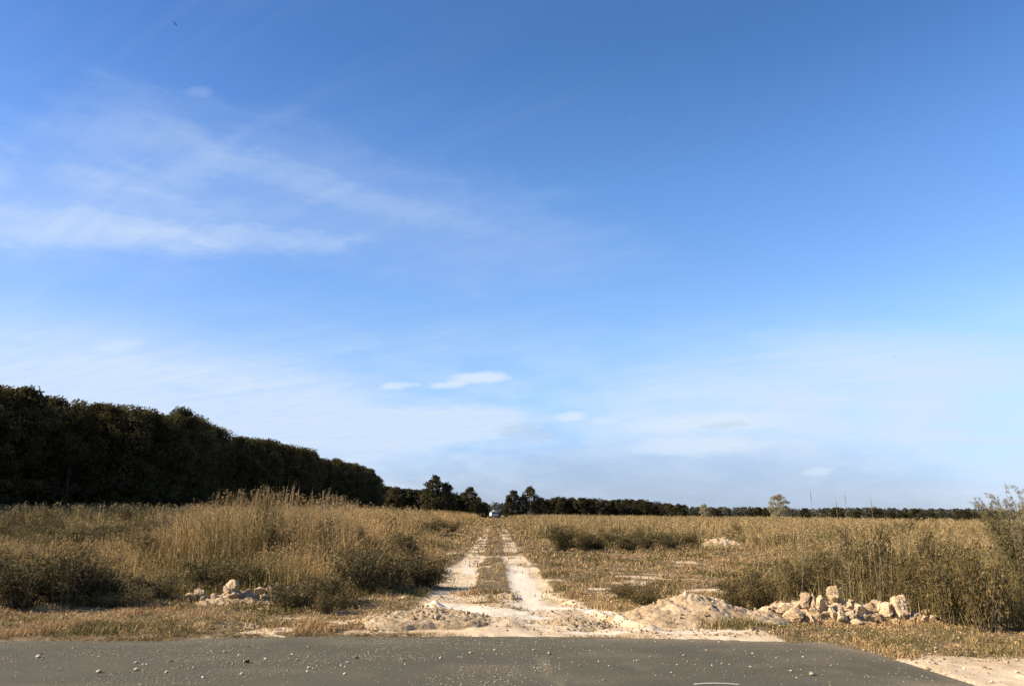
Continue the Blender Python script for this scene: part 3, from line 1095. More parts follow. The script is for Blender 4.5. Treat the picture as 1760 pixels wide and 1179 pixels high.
far_wood('distant_wood', 90, 700, 480, 1.2, 5.9, 7.3, 'far dark band of trees along the right horizon')
far_wood('distant_wood', -260, 140, 620, 0.9, 7.0, 9.5, 'far strip of trees seen through the gap at the track end')
# single bushes and small trees just in front of that band
for px, top, dep, w_ in [(1230, 873, 210, 1.3), (1290, 874, 240, 1.4), (1303, 872, 238, 1.2), (1318, 873, 236, 1.2), (1382, 873, 170, 0.9), (1437, 872, 190, 1.2),
                         (1505, 872, 170, 1.1), (1552, 879, 160, 1.2), (1575, 875, 120, 1.1), (1600, 880, 170, 1.3), (1655, 876, 150, 1.5), (1690, 880, 140, 1.2), (1470, 878, 200, 1.4), (1530, 880, 200, 1.4)]:
    tree_px(px, top, dep, 'round_bush', 'low dark round bush in the far right of the field', 'low bushes scattered before the right skyline', wide=w_ * 1.15, cat='bush')

# ------------------------------------------------------------------ shrubs and weeds near by


def shrub_meshes(seed, H, rad, stems, per, leaf, colA, colB, droop=0.2, bark=None, alng=0.02):
    rs = random.Random(seed)
    tb, P, base = [], [], []
    for s in range(stems):
        a = rs.random() * 2 * math.pi
        hh = H * rs.uniform(0.30, 1.0)
        out_ = rad * math.sqrt(rs.uniform(0.02, 1.0))
        pts = []
        for i in range(5):
            f = i / 4
            zz = hh * (math.sin(f * (1.35 + droop)) / math.sin(min(1.57, 1.35 + droop)))
            rr = out_ * (0.35 + 0.65 * f)
            pts.append((math.cos(a) * rr + rs.gauss(0, 0.02), math.sin(a) * rr + rs.gauss(0, 0.02), zz))
        tb.append(tube(pts, [0.010, 0.008, 0.006, 0.004, 0.002], 4))
        pts = np.array(pts)
        f = alng + (1 - alng) * rng.random(per) ** 0.8
        p = np.stack([np.interp(f, np.linspace(0, 1, 5), pts[:, k]) for k in range(3)], -1)
        P.append(p + rng.normal(0, 0.075, p.shape) * np.array([1, 1, 0.7]))
        base.append(np.full(per, rs.random()))
    V, Q = merge_tubes(tb)
    st = mesh_np('stems', V, quads=Q, mats=[bark or M_BARK], smooth=True, link=False)
    P = np.concatenate(P)
    P[:, 2] = np.clip(P[:, 2], 0.01, None)
    tn = (np.concatenate(base) * 0.5 + rng.random(len(P)) * 0.5)[:, None]
    c = np.array(colA)[None] * (1 - tn) + np.array(colB)[None] * tn
    dry = rng.random(len(P)) < 0.07
    c[dry] = STRAW * 0.6
    v, _, q, cc = leaves(P, leaf * rng.uniform(0.6, 1.9, len(P)), c, up=0.7, aspect=0.26)
    fo = mesh_np('foliage', v, quads=q, mats=[M_SHRUB], colors=cc, link=False)
    return st, fo


def put_shrub(meshes, name, x, y, s, sx, label, group=None, cat='shrub', z=None):
    e = bpy.data.objects.new(name, None)
    e.location = (x, y, float(ground_z(x, y)) - 0.02 if z is None else z)
    e.rotation_euler = (0, 0, random.uniform(0, 6.28))
    e.scale = (sx, sx, s)
    e.empty_display_size = 0.1
    COL.objects.link(e)
    tag(e, label, cat, group)
    for nm, me in zip(('stems', 'foliage'), meshes):
        o = bpy.data.objects.new(nm, me)
        COL.objects.link(o)
        o.parent = e
    return e


SA, SB = (0.026, 0.025, 0.009), (0.165, 0.125, 0.050)
dark_s = [shrub_meshes(k, 1.0, 0.62, 50, 74, 0.066, SA, SB) for k in range(3)]
GA, GB = (0.075, 0.060, 0.020), (0.19, 0.135, 0.050)
brn_s = [shrub_meshes(20 + k, 1.0, 0.55, 40, 100, 0.055, GA, GB) for k in range(2)]


def shrub_px(px, pbase, ptop, wpx, tm, name, label, group=None):
    x, y = ground(px, pbase)
    d = math.hypot(x, y)
    h = at_depth(px, ptop, y)[2]
    rad = wpx / 2 * (y / F_PX)
    return put_shrub(tm, name, x, y, max(0.15, h), rad / 0.62, label, group)


DS = 'dark_shrub'
for a in [
    (28, 1050, 948, 110, 0, 'dark leafy shrub cut by the left side of the frame'),
    (105, 1046, 946, 120, 1, 'widest dark shrub at the left front of the field'),
    (165, 1040, 968, 80, 2, 'shaded shrub on the right shoulder of the widest dark shrub'),
    (215, 1036, 985, 90, 0, 'low dark shrub in the front left of the field between wide shrub and clod heap'),
    (268, 1034, 992, 80, 1, 'small dark shrub halfway from the wide shrub to the clod heap'),
    (360, 1020, 962, 90, 1, 'dark shrub directly behind the left clod heap'),
    (432, 1022, 968, 80, 2, 'dark shrub right of the crooked stack of the left heap'),
    (500, 1048, 992, 90, 0, 'dark weedy shrub right of the left clod heap'),
    (560, 1040, 985, 90, 1, 'dark shrub in the verge left of the rubble edge'),
    (615, 1024, 948, 110, 2, 'dark shrub at the foot of the tall grass hump'),
    (668, 1016, 938, 110, 0, 'largest dark shrub facing the track mouth on its left'),
    (722, 1010, 955, 90, 1, 'dark shrub closest to the left wheel track'),
    (690, 968, 912, 70, 2, 'dark shrub further back beside the left wheel track'),
    (640, 985, 925, 70, 1, 'olive dark shrub behind the largest shrub left of the track'),
    (740, 922, 893, 50, 1, 'small dark shrub up the left side of the track'),
    (770, 916, 893, 44, 0, 'farther small dark shrub up the left side of the track'),
    (520, 905, 868, 60, 2, 'olive patch of shrub on the face of the tall grass hump'),
    (590, 905, 852, 56, 0, 'olive shrub on the right end of the tall grass hump'),
    (470, 985, 905, 90, 1, 'olive shrub low on the left face of the grass hump'),
]:
    tm = dark_s[a[4]] if 'olive' not in a[5] else brn_s[a[4] % 2]
    shrub_px(a[0], a[1], a[2], a[3], tm, DS if 'olive' not in a[5] else 'olive_shrub', a[5])
# the dark row of reeds and shrubs right of the track
px = 965
i = 0
while px < 1195:
    shrub_px(px, 946 + random.uniform(-9, 3), 908 + random.uniform(-7, 16), random.uniform(30, 60), (dark_s + brn_s)[random.randrange(5)], 'thicket_shrub',
             'dark upright shrub in the row beyond the low grass right of the track', 'row of dark shrubs right of the track')
    px += random.uniform(11, 26)
    i += 1
for a in [
    (1265, 1052, 985, 70, 0, 'dark olive shrub just behind the rough dirt mound'),
    (1310, 1052, 975, 80, 1, 'olive shrub behind the left end of the right clod heap'),
    (1370, 1040, 960, 80, 0, 'olive shrub behind the middle clods of the right heap'),
    (1450, 1040, 950, 90, 1, 'leafy olive shrub behind the right clod heap, left of the upright slab'),
    (1510, 1045, 965, 70, 0, 'olive shrub shading the left of the upright slab'),
    (1590, 1058, 950, 90, 1, 'thick olive shrub right of the upright slab'),
    (1640, 1072, 945, 90, 0, 'olive shrub between the slab and the branching bush at the frame edge'),
    (1700, 1085, 930, 100, 1, 'large olive shrub under the branching bush at the right edge'),
    (1110, 1042, 1000, 80, 0, 'low olive shrub left of the rough dirt mound'),
    (1075, 1030, 1000, 60, 1, 'small olive weed clump in the low grass near the mound'),
]:
    shrub_px(a[0], a[1], a[2], a[3], brn_s[a[4]], 'olive_shrub', a[5])


# weeds of other kinds standing through both fields
wd_t = [shrub_meshes(40 + k, 1.0, 0.5, 30, 70, 0.055, (0.09, 0.070, 0.024), (0.24, 0.170, 0.070)) for k in range(2)] + brn_s
for k in range(230):
    side = -1 if k % 3 == 0 else 1
    y = 14.6 * (62 / 14.6) ** random.random()
    x = side * y * random.uniform(0.05, 0.72)
    c_ = float(canopy(x, y))
    if c_ < 0.25:
        continue
    put_shrub((wd_t + brn_s + dark_s[:1])[random.randrange(7)], 'weed_bush', x, y, c_ * random.uniform(0.75, 1.18), random.uniform(0.5, 1.3) * (0.6 + 0.4 * y / 25),
              'brown leafy weed standing in the tall grass left of the track' if side < 0 else 'brown leafy weed standing in the tall grass right of the track',
              'leafy weeds in the left field' if side < 0 else 'leafy weeds in the right field', cat='weed')
for k in range(30):  # dark shrubs added to darken the field like the plantation's shadow
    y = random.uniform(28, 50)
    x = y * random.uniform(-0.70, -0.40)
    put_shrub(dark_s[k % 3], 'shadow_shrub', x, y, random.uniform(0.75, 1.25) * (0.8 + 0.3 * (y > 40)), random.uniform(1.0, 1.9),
              'dark shrub standing in for the shadow of the plantation at the far left of the field', 'dark shrubs standing in for the shadow of the plantation')
for k in range(16):
    x = random.uniform(-10.5, -2.6)
    y = random.uniform(13.4, 14.6)
    if abs(x + 4.9) < 1.3:
        continue
    put_shrub(wd_t[random.randrange(4)], 'verge_weed', x, y, random.uniform(0.22, 0.5), random.uniform(0.4, 0.8),
              'low straggly weed where the left verge meets the dark shrubs', 'straggly weeds along the left verge', cat='weed')


# the branching bush at the right edge of the frame, with arching feathery sprays
def spray_bush():
    tb, P = [], []
    rs = random.Random(5)
    for s in range(46):
        a = rs.uniform(0, 2 * math.pi)
        if s < 18:
            a = rs.uniform(2.5, 3.9)       # towards the field (left)
        hh = rs.uniform(1.2, 2.25)
        ln = rs.uniform(0.25, 0.75)
        pts = [(0.06 * math.cos(a), 0.06 * math.sin(a), 0)]
        for i in range(1, 7):
            f = i / 6
            rr = ln * f ** 1.7
            pts.append((math.cos(a) * rr, math.sin(a) * rr, hh * (f ** 0.85)))
        tb.append(tube(pts, [0.016, 0.013, 0.011, 0.009, 0.006, 0.004, 0.002], 5))
        pts = np.array(pts)
        for t_i in range(34):              # side twigs with small leaflets
            f = rs.uniform(0.22, 1.0)
            o_ = np.array([np.interp(f, np.linspace(0, 1, 7), pts[:, k]) for k in range(3)])
            b_ = a + rs.uniform(-1.2, 1.2)
            L = rs.uniform(0.10, 0.32) * (1.2 - 0.6 * f)
            e_ = o_ + np.array([math.cos(b_) * L, math.sin(b_) * L, rs.uniform(0.02, 0.6) * L])
            tb.append(tube([tuple(o_), tuple(e_)], [0.003, 0.0015], 3))
            u = rng.random(18)[:, None]
            P.append(o_ + (e_ - o_) * u + rng.normal(0, 0.016, (18, 3)))
    V, Q = merge_tubes(tb)
    st = mesh_np('stems', V, quads=Q, mats=[M_BARK], smooth=True, link=False)
    P = np.concatenate(P)
    tn = rng.random(len(P))[:, None]
    c = np.array((0.10, 0.085, 0.030))[None] * (1 - tn) + np.array((0.32, 0.26, 0.115))[None] * tn
    v, _, q, cc = leaves(P, 0.036 * rng.uniform(0.6, 1.5, len(P)), c, up=0.6, aspect=0.24)
    return st, mesh_np('foliage', v, quads=q, mats=[M_SHRUB], colors=cc, link=False)


sb = spray_bush()
xb, yb = ground(1768, 1062)
e = put_shrub(sb, 'branching_bush', xb, yb, 1.0, 0.85, 'tall branching bush with arching feathery sprays against the sky at the right edge')
e.rotation_euler.z = 0
xb, yb = ground(1795, 1050)
put_shrub(sb, 'branching_bush', xb, yb, 1.08, 1.15, 'second feathery bush mostly outside the right edge of the frame')


# tall single stalks
def stalk_mesh(H, seed, curve=0.08, head=True):
    rs = random.Random(seed)
    a = rs.uniform(0, 6.28)
    pts = [(math.cos(a) * curve * H * f ** 2, math.sin(a) * curve * H * f ** 2, H * f) for f in (0, .25, .5, .75, 1)]
    tb = [tube(pts, [0.006, 0.0055, 0.005, 0.004, 0.002], 4)]
    for k in range(6):
        f = rs.uniform(0.35, 0.95)
        b_ = rs.uniform(0, 6.28)
        o_ = Vector((math.cos(a) * curve * H * f * f, math.sin(a) * curve * H * f * f, H * f))
        L = rs.uniform(0.05, 0.20)
        tb.append(tube([o_, o_ + Vector((math.cos(b_) * L * 0.5, math.sin(b_) * L * 0.5, L))], [0.003, 0.001], 3))
    V, Q = merge_tubes(tb)
    stem = mesh_np('stem', V, quads=Q, mats=[M_STALK], link=False)
    n = 70
    f = 1 - 0.13 * rng.random(n)
    P = np.stack([math.cos(a) * curve * H * f ** 2, math.sin(a) * curve * H * f ** 2, H * f], -1) + rng.normal(0, 0.016, (n, 3))
    c = np.repeat((PALE * 0.75)[None], n, 0) * rng.uniform(0.7, 1.1, n)[:, None]
    v, _, q, cc = leaves(P, 0.035 * rng.uniform(0.6, 1.3, n), c, up=1.5, aspect=0.35)
    return stem, mesh_np('seed_head', v, quads=q, mats=[M_GRASS], colors=cc, link=False)


M_STALK, gg, b, out = new_mat('dead_stalk')
oi = gg.new('ShaderNodeObjectInfo')
gg.link(gg.mix(oi.outputs['Random'], (0.30, 0.235, 0.145), (0.48, 0.40, 0.27)), b.inputs['Base Color'])
st_t = [stalk_mesh(1.0, k, 0.10 + 0.09 * k) for k in range(4)]


def put_stalk(i, x, y, h, label, group=None):
    e = bpy.data.objects.new('weed_stalk', None)
    e.location = (x, y, float(ground_z(x, y)) - 0.01)
    e.rotation_euler = (random.uniform(-0.14, 0.14), random.uniform(-0.14, 0.14), random.uniform(0, 6.28))
    k = random.uniform(0.35, 0.6) * (y / 15.0)
    e.scale = (k, k, h)
    e.empty_display_size = 0.1
    COL.objects.link(e)
    tag(e, label, 'weed', group)
    for nm, me in zip(('stem', 'seed_head'), st_t[i % 4]):
        o = bpy.data.objects.new(nm, me)
        COL.objects.link(o)
        o.parent = e
    return e


for px, top, dep, lab in [(1394, 842, 17.0, 'tallest thin stalk standing above the skyline right of the pale feathery tree'),
                          (1440, 860, 16.5, 'dark tipped stalk above the skyline, second in the line of tall stalks'),
                          (1455, 851, 19.0, 'leaning faint stalk tip between two tall stalks on the skyline'),
                          (1499, 858, 18.0, 'thin stalk tip above a small skyline bush, right of the leaning tip'),
                          (1732, 828, 13.0, 'stalk rising highest over the branching bush'),
                          (1665, 898, 15.0, 'pale stalk left of the branching bush')]:
    x, y, z = at_depth(px, top, dep)
    e = put_stalk(0, x, y, z, lab)
    e.scale.x = e.scale.y = 0.22 * y / 15
    e.rotation_euler = (random.uniform(-.03, .03), random.uniform(-.03, .03), random.uniform(0, 6))
for k in range(120):
    px = random.uniform(1240, 1752)
    y = random.uniform(13.8, 19.5)
    top = random.uniform(915, 1000)
    x, y, z = at_depth(px, top, y)
    if canopy(x, y) < 0.3:
        continue
    put_stalk(k, x, y, max(0.8, z), 'pale dead stalk among the olive weeds behind the right clod heap', 'dead stalks behind the right clod heap')
for k in range(34):
    px = random.uniform(395, 615)
    x, y, z = at_depth(px, 850 - 12 * math.exp(-((px - 500) / 70) ** 2) + random.uniform(-6, 14) + max(0, abs(px - 500) - 60) * 0.14, random.uniform(21.5, 25))
    put_stalk(k, x, y, z, 'seeding grass stalk on the crest of the tall grass hump', 'seeding stalks on the grass hump')


# ------------------------------------------------------------------ heaps, clods and stones
def ico(sub):
    import bmesh
    bm = bmesh.new()
    bmesh.ops.create_icosphere(bm, subdivisions=sub, radius=1.0)
    v = np.array([list(x.co) for x in bm.verts])
    f = np.array([[q.index for q in x.verts] for x in bm.faces])
    bm.free()
    return v, f


def n3(v, s, seed):
    return (fbm(v[:, 0] * s + v[:, 2] * s * 0.7, v[:, 1] * s - v[:, 2] * s * 0.6, 1.0, seed, 4)
            + fbm(v[:, 2] * s + 5, v[:, 0] * s * 0.8 + v[:, 1] * 0.3 * s, 1.0, seed + 9, 4)) / 2 - 0.5


def rock_mesh(name, seed, sub=4, box=0.5, rough=0.35, mat=None, planes=9):
    v, f = ico(sub)
    rs = np.random.default_rng(seed)
    p = 2 + 4 * box
    nrm = (np.abs(v) ** p).sum(1) ** (1 / p)
    v = v / nrm[:, None]
    for k in range(planes):                       # broken faces
        d = rs.normal(size=3)
        d /= np.linalg.norm(d)
        off = rs.uniform(0.45, 0.85)
        dist = v @ d - off
        v = v - np.clip(dist, 0, None)[:, None] * d[None] * 0.95
    u = v / np.linalg.norm(v, axis=1)[:, None]
    r_ = 1 + rough * 1.3 * n3(v, 1.5, seed) + rough * 0.8 * (0.25 - np.abs(n3(v, 3.2, seed + 3))) * 1.2 + rough * 0.45 * n3(v, 9.0, seed + 5)
    v = v * r_[:, None] + u * (rough * 0.10 * (vnoise(v[:, 0] * 21 + v[:, 2] * 13, v[:, 1] * 21 - v[:, 2] * 9, seed) - 0.5))[:, None]
    ext = v.max(0) - v.min(0)
    v = (v - (v.max(0) + v.min(0)) / 2) / ext
    return mesh_np(name, v, tris=f, mats=[mat or M_CLAY], smooth=False, link=False)   # fits a unit box


earth_t = [rock_mesh('clod', 200 + k, 5, random.uniform(0.1, 0.7), 0.95, M_EARTH) for k in range(4)]
clod_t = [rock_mesh('clod', 100 + k, 5, random.uniform(0.1, 0.9), 0.85) for k in range(9)]


def put_mesh(me, name, loc, sc, rot, label, cat, group=None):
    o = bpy.data.objects.new(name, me)
    o.location = loc
    o.scale = sc
    o.rotation_euler = rot
    COL.objects.link(o)
    tag(o, label, cat, group)
    return o


def mound(name, cx, cy, rx_, ry_, h, label, mat, seed=1, peak=(0, 0), lump=0.35, power=1.3, base=None):
    nr, na = 60, 150
    r_ = np.linspace(0, 1, nr)[:, None]
    a = np.linspace(0, 2 * np.pi, na, endpoint=False)[None, :]
    wob = 1 + 0.28 * (fbm(np.cos(a) * 1.6 + 3, np.sin(a) * 1.6, 1.0, seed, 3) - 0.5) * 2
    x = peak[0] * (1 - r_) + rx_ * wob * r_ * np.cos(a)
    y = peak[1] * (1 - r_) + ry_ * wob * r_ * np.sin(a)
    prof = (1 - r_ ** power) ** 1.15
    n_a = fbm(cx + x, cy + y, 2.2, seed + 5, 4) - 0.5
    n_b = fbm(cx + x, cy + y, 9.0, seed + 7, 4) - 0.5
    n_c = fbm(cx + x, cy + y, 24.0, seed + 8, 3) - 0.5
    z = h * prof * (1 + lump * 1.6 * n_a) + h * lump * 0.45 * n_b * sstep(prof, 0.0, 0.2) + 0.10 * lump * n_c
    z = z - 0.10 * sstep(r_ + 0 * a, 0.90, 1.0)
    z = z + (float(ground_z(cx, cy)) if base is None else base)
    V = np.stack([x, y, z], -1)
    V[0] = V[0].mean(0)
    ii = np.arange(nr * na).reshape(nr, na)
    j2 = np.roll(ii, -1, 1)
    q = np.stack([ii[:-1], j2[:-1], j2[1:], ii[1:]], -1).reshape(-1, 4)[:, ::-1]
    o = mesh_np(name, V.reshape(-1, 3), quads=q, mats=[mat], smooth=True)
    o.location = (cx, cy, 0)
    tag(o, label, 'dirt heap')

    def height(px_, py_):
        # nearest sample of the surface, for things that rest on it
        dd = (V[..., 0] + cx - px_) ** 2 + (V[..., 1] + cy - py_) ** 2
        k = np.unravel_index(np.argmin(dd), dd.shape)
        if dd[k] > 0.02:
            return float(ground_z(px_, py_))
        return max(float(V[k][2]), float(ground_z(px_, py_)))
    return height


x, y = ground(1205, 1072)
hm = mound('dirt_mound', x, y + 0.25, 1.75, 0.85, 0.37, 'rough pale mound of sandy dirt right of the track mouth', M_CLAY, 1, peak=(-0.15, 0.22), lump=0.62, power=1.45)
x, y = ground(1440, 1066)
hp = mound('dirt_bank', x, y + 0.25, 2.0, 0.70, 0.32, 'low bank of dirt under the right clod heap', M_CLAY, 2, lump=0.5)
x, y = ground(400, 1040)
hl_ = mound('dirt_bank', x, y + 0.3, 1.0, 0.55, 0.24, 'overgrown brown bank under the left clod heap', M_EARTH, 3, lump=0.6)
x, y = ground(735, 1078)
hq = mound('rubble_bank', x, y + 0.1, 1.15, 0.66, 0.12, 'crumbly bank of earth left of the track mouth at the asphalt', M_EARTH, 4, lump=0.9)
x, y = ground(985, 1076)
hc = mound('rubble_bank', x, y + 0.1, 0.80, 0.42, 0.13, 'low crumbly hump between the two sandy turnings', M_EARTH, 5, lump=0.8)
x, y = ground(1240, 942)
hf = mound('dirt_mound', x, y, 1.7, 1.0, 0.52, 'far low pale dirt mound beyond the low grass', M_CLAY, 6, lump=0.6)
x, y = ground(868, 1028)
hv = mound('rubble_bank', x, y, 0.30, 0.45, 0.07, 'small weedy hump on the crown of the track', M_EARTH, 7, lump=0.8)
x, y = ground(1405, 937)
hf2 = mound('dirt_mound', x, y, 0.8, 0.8, 0.55, 'far pale dirt mound half hidden in the weeds', M_CLAY, 8, lump=0.6)


def clod_px(px, pb, w, h, label, group=None, tilt=0.25, i=None, depth=1.0, y=None, pool=None):
    """a clod whose foot is seen at (px, pb), w x h pixels large; y gives its distance where it stands on a heap"""
    if y is None:
        x, y = ground(px, pb)
        z = float(ground_z(x, y))
    else:
        x, y, z = at_depth(px, pb, y)
    s = y / F_PX
    W, Hh = w * s * 1.03, h * s * 1.05
    me = random.choice(pool or clod_t)
    return put_mesh(me, 'clay_clod', (x, y, z + Hh * 0.46), (W, (W + Hh) / 2 * depth, Hh),
                    (random.uniform(-tilt, tilt), random.uniform(-tilt, tilt), random.choice([0, math.pi]) + random.uniform(-.4, .4)), label, 'clod', group)


xs_, yb_ = ground(1455, 1070)
Yh = yb_ + 0.25
for a in [
    (1547, 1064, 26, 40, 'tall upright pale slab of clay at the right end of the heap', 0.05),
    (1527, 1062, 20, 26, 'pale block leaning on the left side of the upright slab', 0.3),
    (1516, 1054, 18, 20, 'grey topped clod two left of the upright slab', 0.3),
    (1385, 1046, 18, 26, 'upright clod at the top left of the heap', 0.08),
    (1396, 1050, 12, 28, 'narrow clod close against the upright top left clod', 0.1),
    (1434, 1034, 25, 26, 'highest greyish clod on top of the heap', 0.2),
    (1411, 1054, 20, 30, 'steep bright clod under the highest clod on its left', 0.25),
    (1363, 1070, 32, 26, 'large bright rounded clod at the front left of the heap', 0.2),
    (1347, 1058, 24, 18, 'pale clod on the left slope above the large rounded clod', 0.3),
    (1320, 1062, 20, 14, 'clod at the left tail of the heap with a small one on it', 0.3),
    (1322, 1050, 8, 8, 'knob of clay perched on the left tail', 0.3),
    (1302, 1066, 18, 10, 'flat clod ending the left tail of the heap', 0.3),
    (1397, 1076, 20, 18, 'bright square clod at the front foot of the heap', 0.2),
    (1433, 1066, 16, 22, 'clod standing in the dark hollow of the heap', 0.3),
    (1448, 1072, 18, 22, 'bright wedge clod right of the dark hollow', 0.35),
    (1463, 1050, 18, 16, 'tan clod on the ridge right of the dark hollow', 0.3),
    (1478, 1056, 20, 18, 'clod in the middle of the ridge', 0.3),
    (1499, 1050, 14, 14, 'small knob clod on the ridge before the slab', 0.3),
    (1494, 1070, 24, 14, 'long bright clod at the front middle', 0.2),
    (1476, 1078, 22, 14, 'bright clod at the front foot, right of the wedge', 0.2),
    (1512, 1072, 24, 16, 'clod below the grey topped clod', 0.3),
    (1572, 1070, 22, 18, 'clod right of the upright slab at its foot', 0.3),
    (1590, 1074, 20, 16, 'clod at the right tail of the heap', 0.3),
    (1566, 1082, 24, 10, 'flat pale clod in front of the right tail', 0.2),
    (1604, 1078, 12, 9, 'last small clod of the right tail', 0.3),
    (1538, 1076, 20, 12, 'clod at the front foot of the upright slab', 0.3),
]:
    clod_px(a[0], a[1], a[2], a[3], a[4], tilt=a[5], y=Yh - 0.35 * (a[1] - 1050) / 25.0)
for a in [
    (404, 1034, 28, 20, 'brightest clod at the foot of the crooked stack in the left heap', 0.3),
    (394, 1022, 22, 18, 'middle clod of the crooked stack in the left heap', 0.4),
    (399, 1014, 24, 17, 'topmost crumbling clod of the crooked stack in the left heap', 0.4),
    (395, 1018, 16, 20, 'clod propped behind the crooked stack', 0.3),
    (328, 1033, 24, 14, 'clod at the left tip of the left heap', 0.3),
    (342, 1026, 18, 13, 'clod second from the left tip of the left heap', 0.3),
    (354, 1031, 12, 10, 'small clod before the left tip of the left heap', 0.3),
    (366, 1030, 12, 10, 'small clod midway along the left heap', 0.3),
    (378, 1032, 14, 9, 'flat clod left of the foot of the crooked stack', 0.3),
    (448, 1021, 24, 12, 'flat pale clod at the right of the left heap', 0.2),
    (466, 1018, 18, 11, 'clod next to the flat pale one on the left heap', 0.2),
    (480, 1009, 14, 7, 'thin slab of clay ending the left heap on the right', 0.2),
]:
    clod_px(a[0], a[1], a[2], a[3], a[4], tilt=a[5], y=ground(400, 1040)[1] + 0.15, pool=earth_t + clod_t[:4])
for a in [(1218, 940, 16, 14, 'square pale block on the far dirt mound'), (1242, 941, 26, 17, 'largest clod on the far dirt mound'),
          (1262, 941, 16, 10, 'small clod at the right of the far dirt mound'), (1398, 934, 14, 7, 'pale clod on the far weedy mound')]:
    clod_px(a[0], a[1], a[2], a[3], a[4])


def crumbs(n, hfun, cx, cy, rx_, ry_, smin, smax, label, group):
    for _ in range(n):
        a = random.uniform(0, 6.28)
        r_ = math.sqrt(random.random()) * 0.98
        x, y = cx + math.cos(a) * r_ * rx_, cy + math.sin(a) * r_ * ry_
        s = smin + (smax - smin) * random.random() ** 1.7
        z = hfun(x, y)
        put_mesh(random.choice(clod_t + earth_t if 'mound' not in label else clod_t), 'clay_crumb', (x, y, z + s * 0.22), (s, s * random.uniform(.7, 1.2), s * random.uniform(.5, .9)),
                 tuple(random.uniform(-3, 3) for _ in range(3)), label, 'clod', group)


x, y = ground(1205, 1072)
crumbs(45, hm, x, y + 0.25, 1.2, 0.8, 0.02, 0.09, 'small crumb of clay on the rough dirt mound', 'crumbs on the dirt mound')
x, y = ground(1455, 1066)
crumbs(135, hp, x, y + 0.2, 1.75, 0.62, 0.03, 0.20, 'small broken clod filling between the large clods of the right heap', 'rubble of the right clod heap')
x, y = ground(400, 1040)
crumbs(34, hl_, x, y + 0.25, 1.1, 0.5, 0.03, 0.13, 'small broken clod on the brown bank of the left heap', 'rubble of the left clod heap')
x, y = ground(725, 1076)
crumbs(58, hq, x, y + 0.1, 1.1, 0.62, 0.02, 0.11, 'crumb of earth on the crumbly bank left of the track mouth', 'crumbs left of the track mouth')
x, y = ground(985, 1076)
crumbs(30, hc, x, y + 0.08, 0.9, 0.40, 0.02, 0.07, 'crumb of earth on the low hump in the track mouth', 'crumbs in the track mouth')

# pebbles scattered on the asphalt
M_STONE, gg, b, out = new_mat('pale_pebble')
oi = gg.new('ShaderNodeObjectInfo')
gg.link(gg.ramp(oi.outputs['Random'], [(0, (0.20, 0.145, 0.085)), (0.6, (0.36, 0.27, 0.17)), (1, (0.62, 0.54, 0.42))]), b.inputs['Base Color'])
peb_t = [rock_mesh('pebble', 300 + k, 2, 0.4, 0.4, M_STONE, 6) for k in range(6)]
n_peb = 0
while n_peb < 285:
    px = random.gauss(500, 330) if random.random() < 0.82 else random.uniform(900, 1600)
    py = random.triangular(1100, 1176, 1128)
    if not (5 < px < 1600):
        continue
    x, y = ground(px, py)
    if y > edge_y(x) - 0.12:
        continue
    s = 0.010 + 0.024 * random.random() ** 3
    put_mesh(random.choice(peb_t), 'pebble', (x, y, -0.004 + s * 0.28), (s * 1.2, s, s * 0.75), (random.uniform(-.4, .4), random.uniform(-.4, .4), random.uniform(0, 6.28)),
             'small pale pebble scattered on the asphalt', 'pebble', 'pebbles scattered on the asphalt')
    n_peb += 1
M_DARKSTONE, gg, b, out = new_mat('dark_stone')
b.inputs['Base Color'].default_value = (0.035, 0.028, 0.02, 1)
dk = rock_mesh('dark_stone', 401, 3, 0.3, 0.4, M_DARKSTONE, 6)
x, y = ground(424, 1138)
put_mesh(dk, 'dark_stone', (x, y, 0.014), (0.062, 0.045, 0.034), (0, 0, 0.3), 'single dark stone on the asphalt at the left', 'stone')
for px, py, s, lab in [(612, 1130, 0.040, 'large pale stone on the asphalt below the rubble bank'), (170, 1155, 0.045, 'pair stone lying lowest on the left of the asphalt'),
                       (234, 1151, 0.038, 'white stone low on the left half of the asphalt'), (1395, 1159, 0.050, 'bright stone on the dusty right part of the asphalt'),
                       (944, 1123, 0.036, 'white stone on the asphalt in front of the track mouth'), (66, 1129, 0.045, 'elongated pale stone near the left edge of the asphalt'),
                       (690, 1133, 0.040, 'pale stone beside a curl of pebbles on the asphalt')]:
    x, y = ground(px, py)
    put_mesh(random.choice(peb_t), 'stone', (x, y, s * 0.25), (s * 1.3, s, s * 0.75), (0, 0, random.uniform(0, 6)), lab, 'stone')
# gravel along the crumbling right end of the asphalt
n_g = 0
while n_g < 110:
    px, py = random.uniform(1480, 1755), random.uniform(1112, 1176)
    x, y = ground(px, py)
    if y < edge_y(x) - 0.25:
        continue
    s = 0.012 + 0.03 * random.random() ** 3
    put_mesh(random.choice(peb_t), 'gravel_stone', (x, y, float(max(ground_z(x, y), -0.004)) + s * 0.25), (s * 1.2, s, s * 0.8), (0, 0, random.uniform(0, 6.28)),
             'pale gravel stone in the sandy corner at the end of the asphalt', 'stone', 'gravel in the sandy right corner')
    n_g += 1


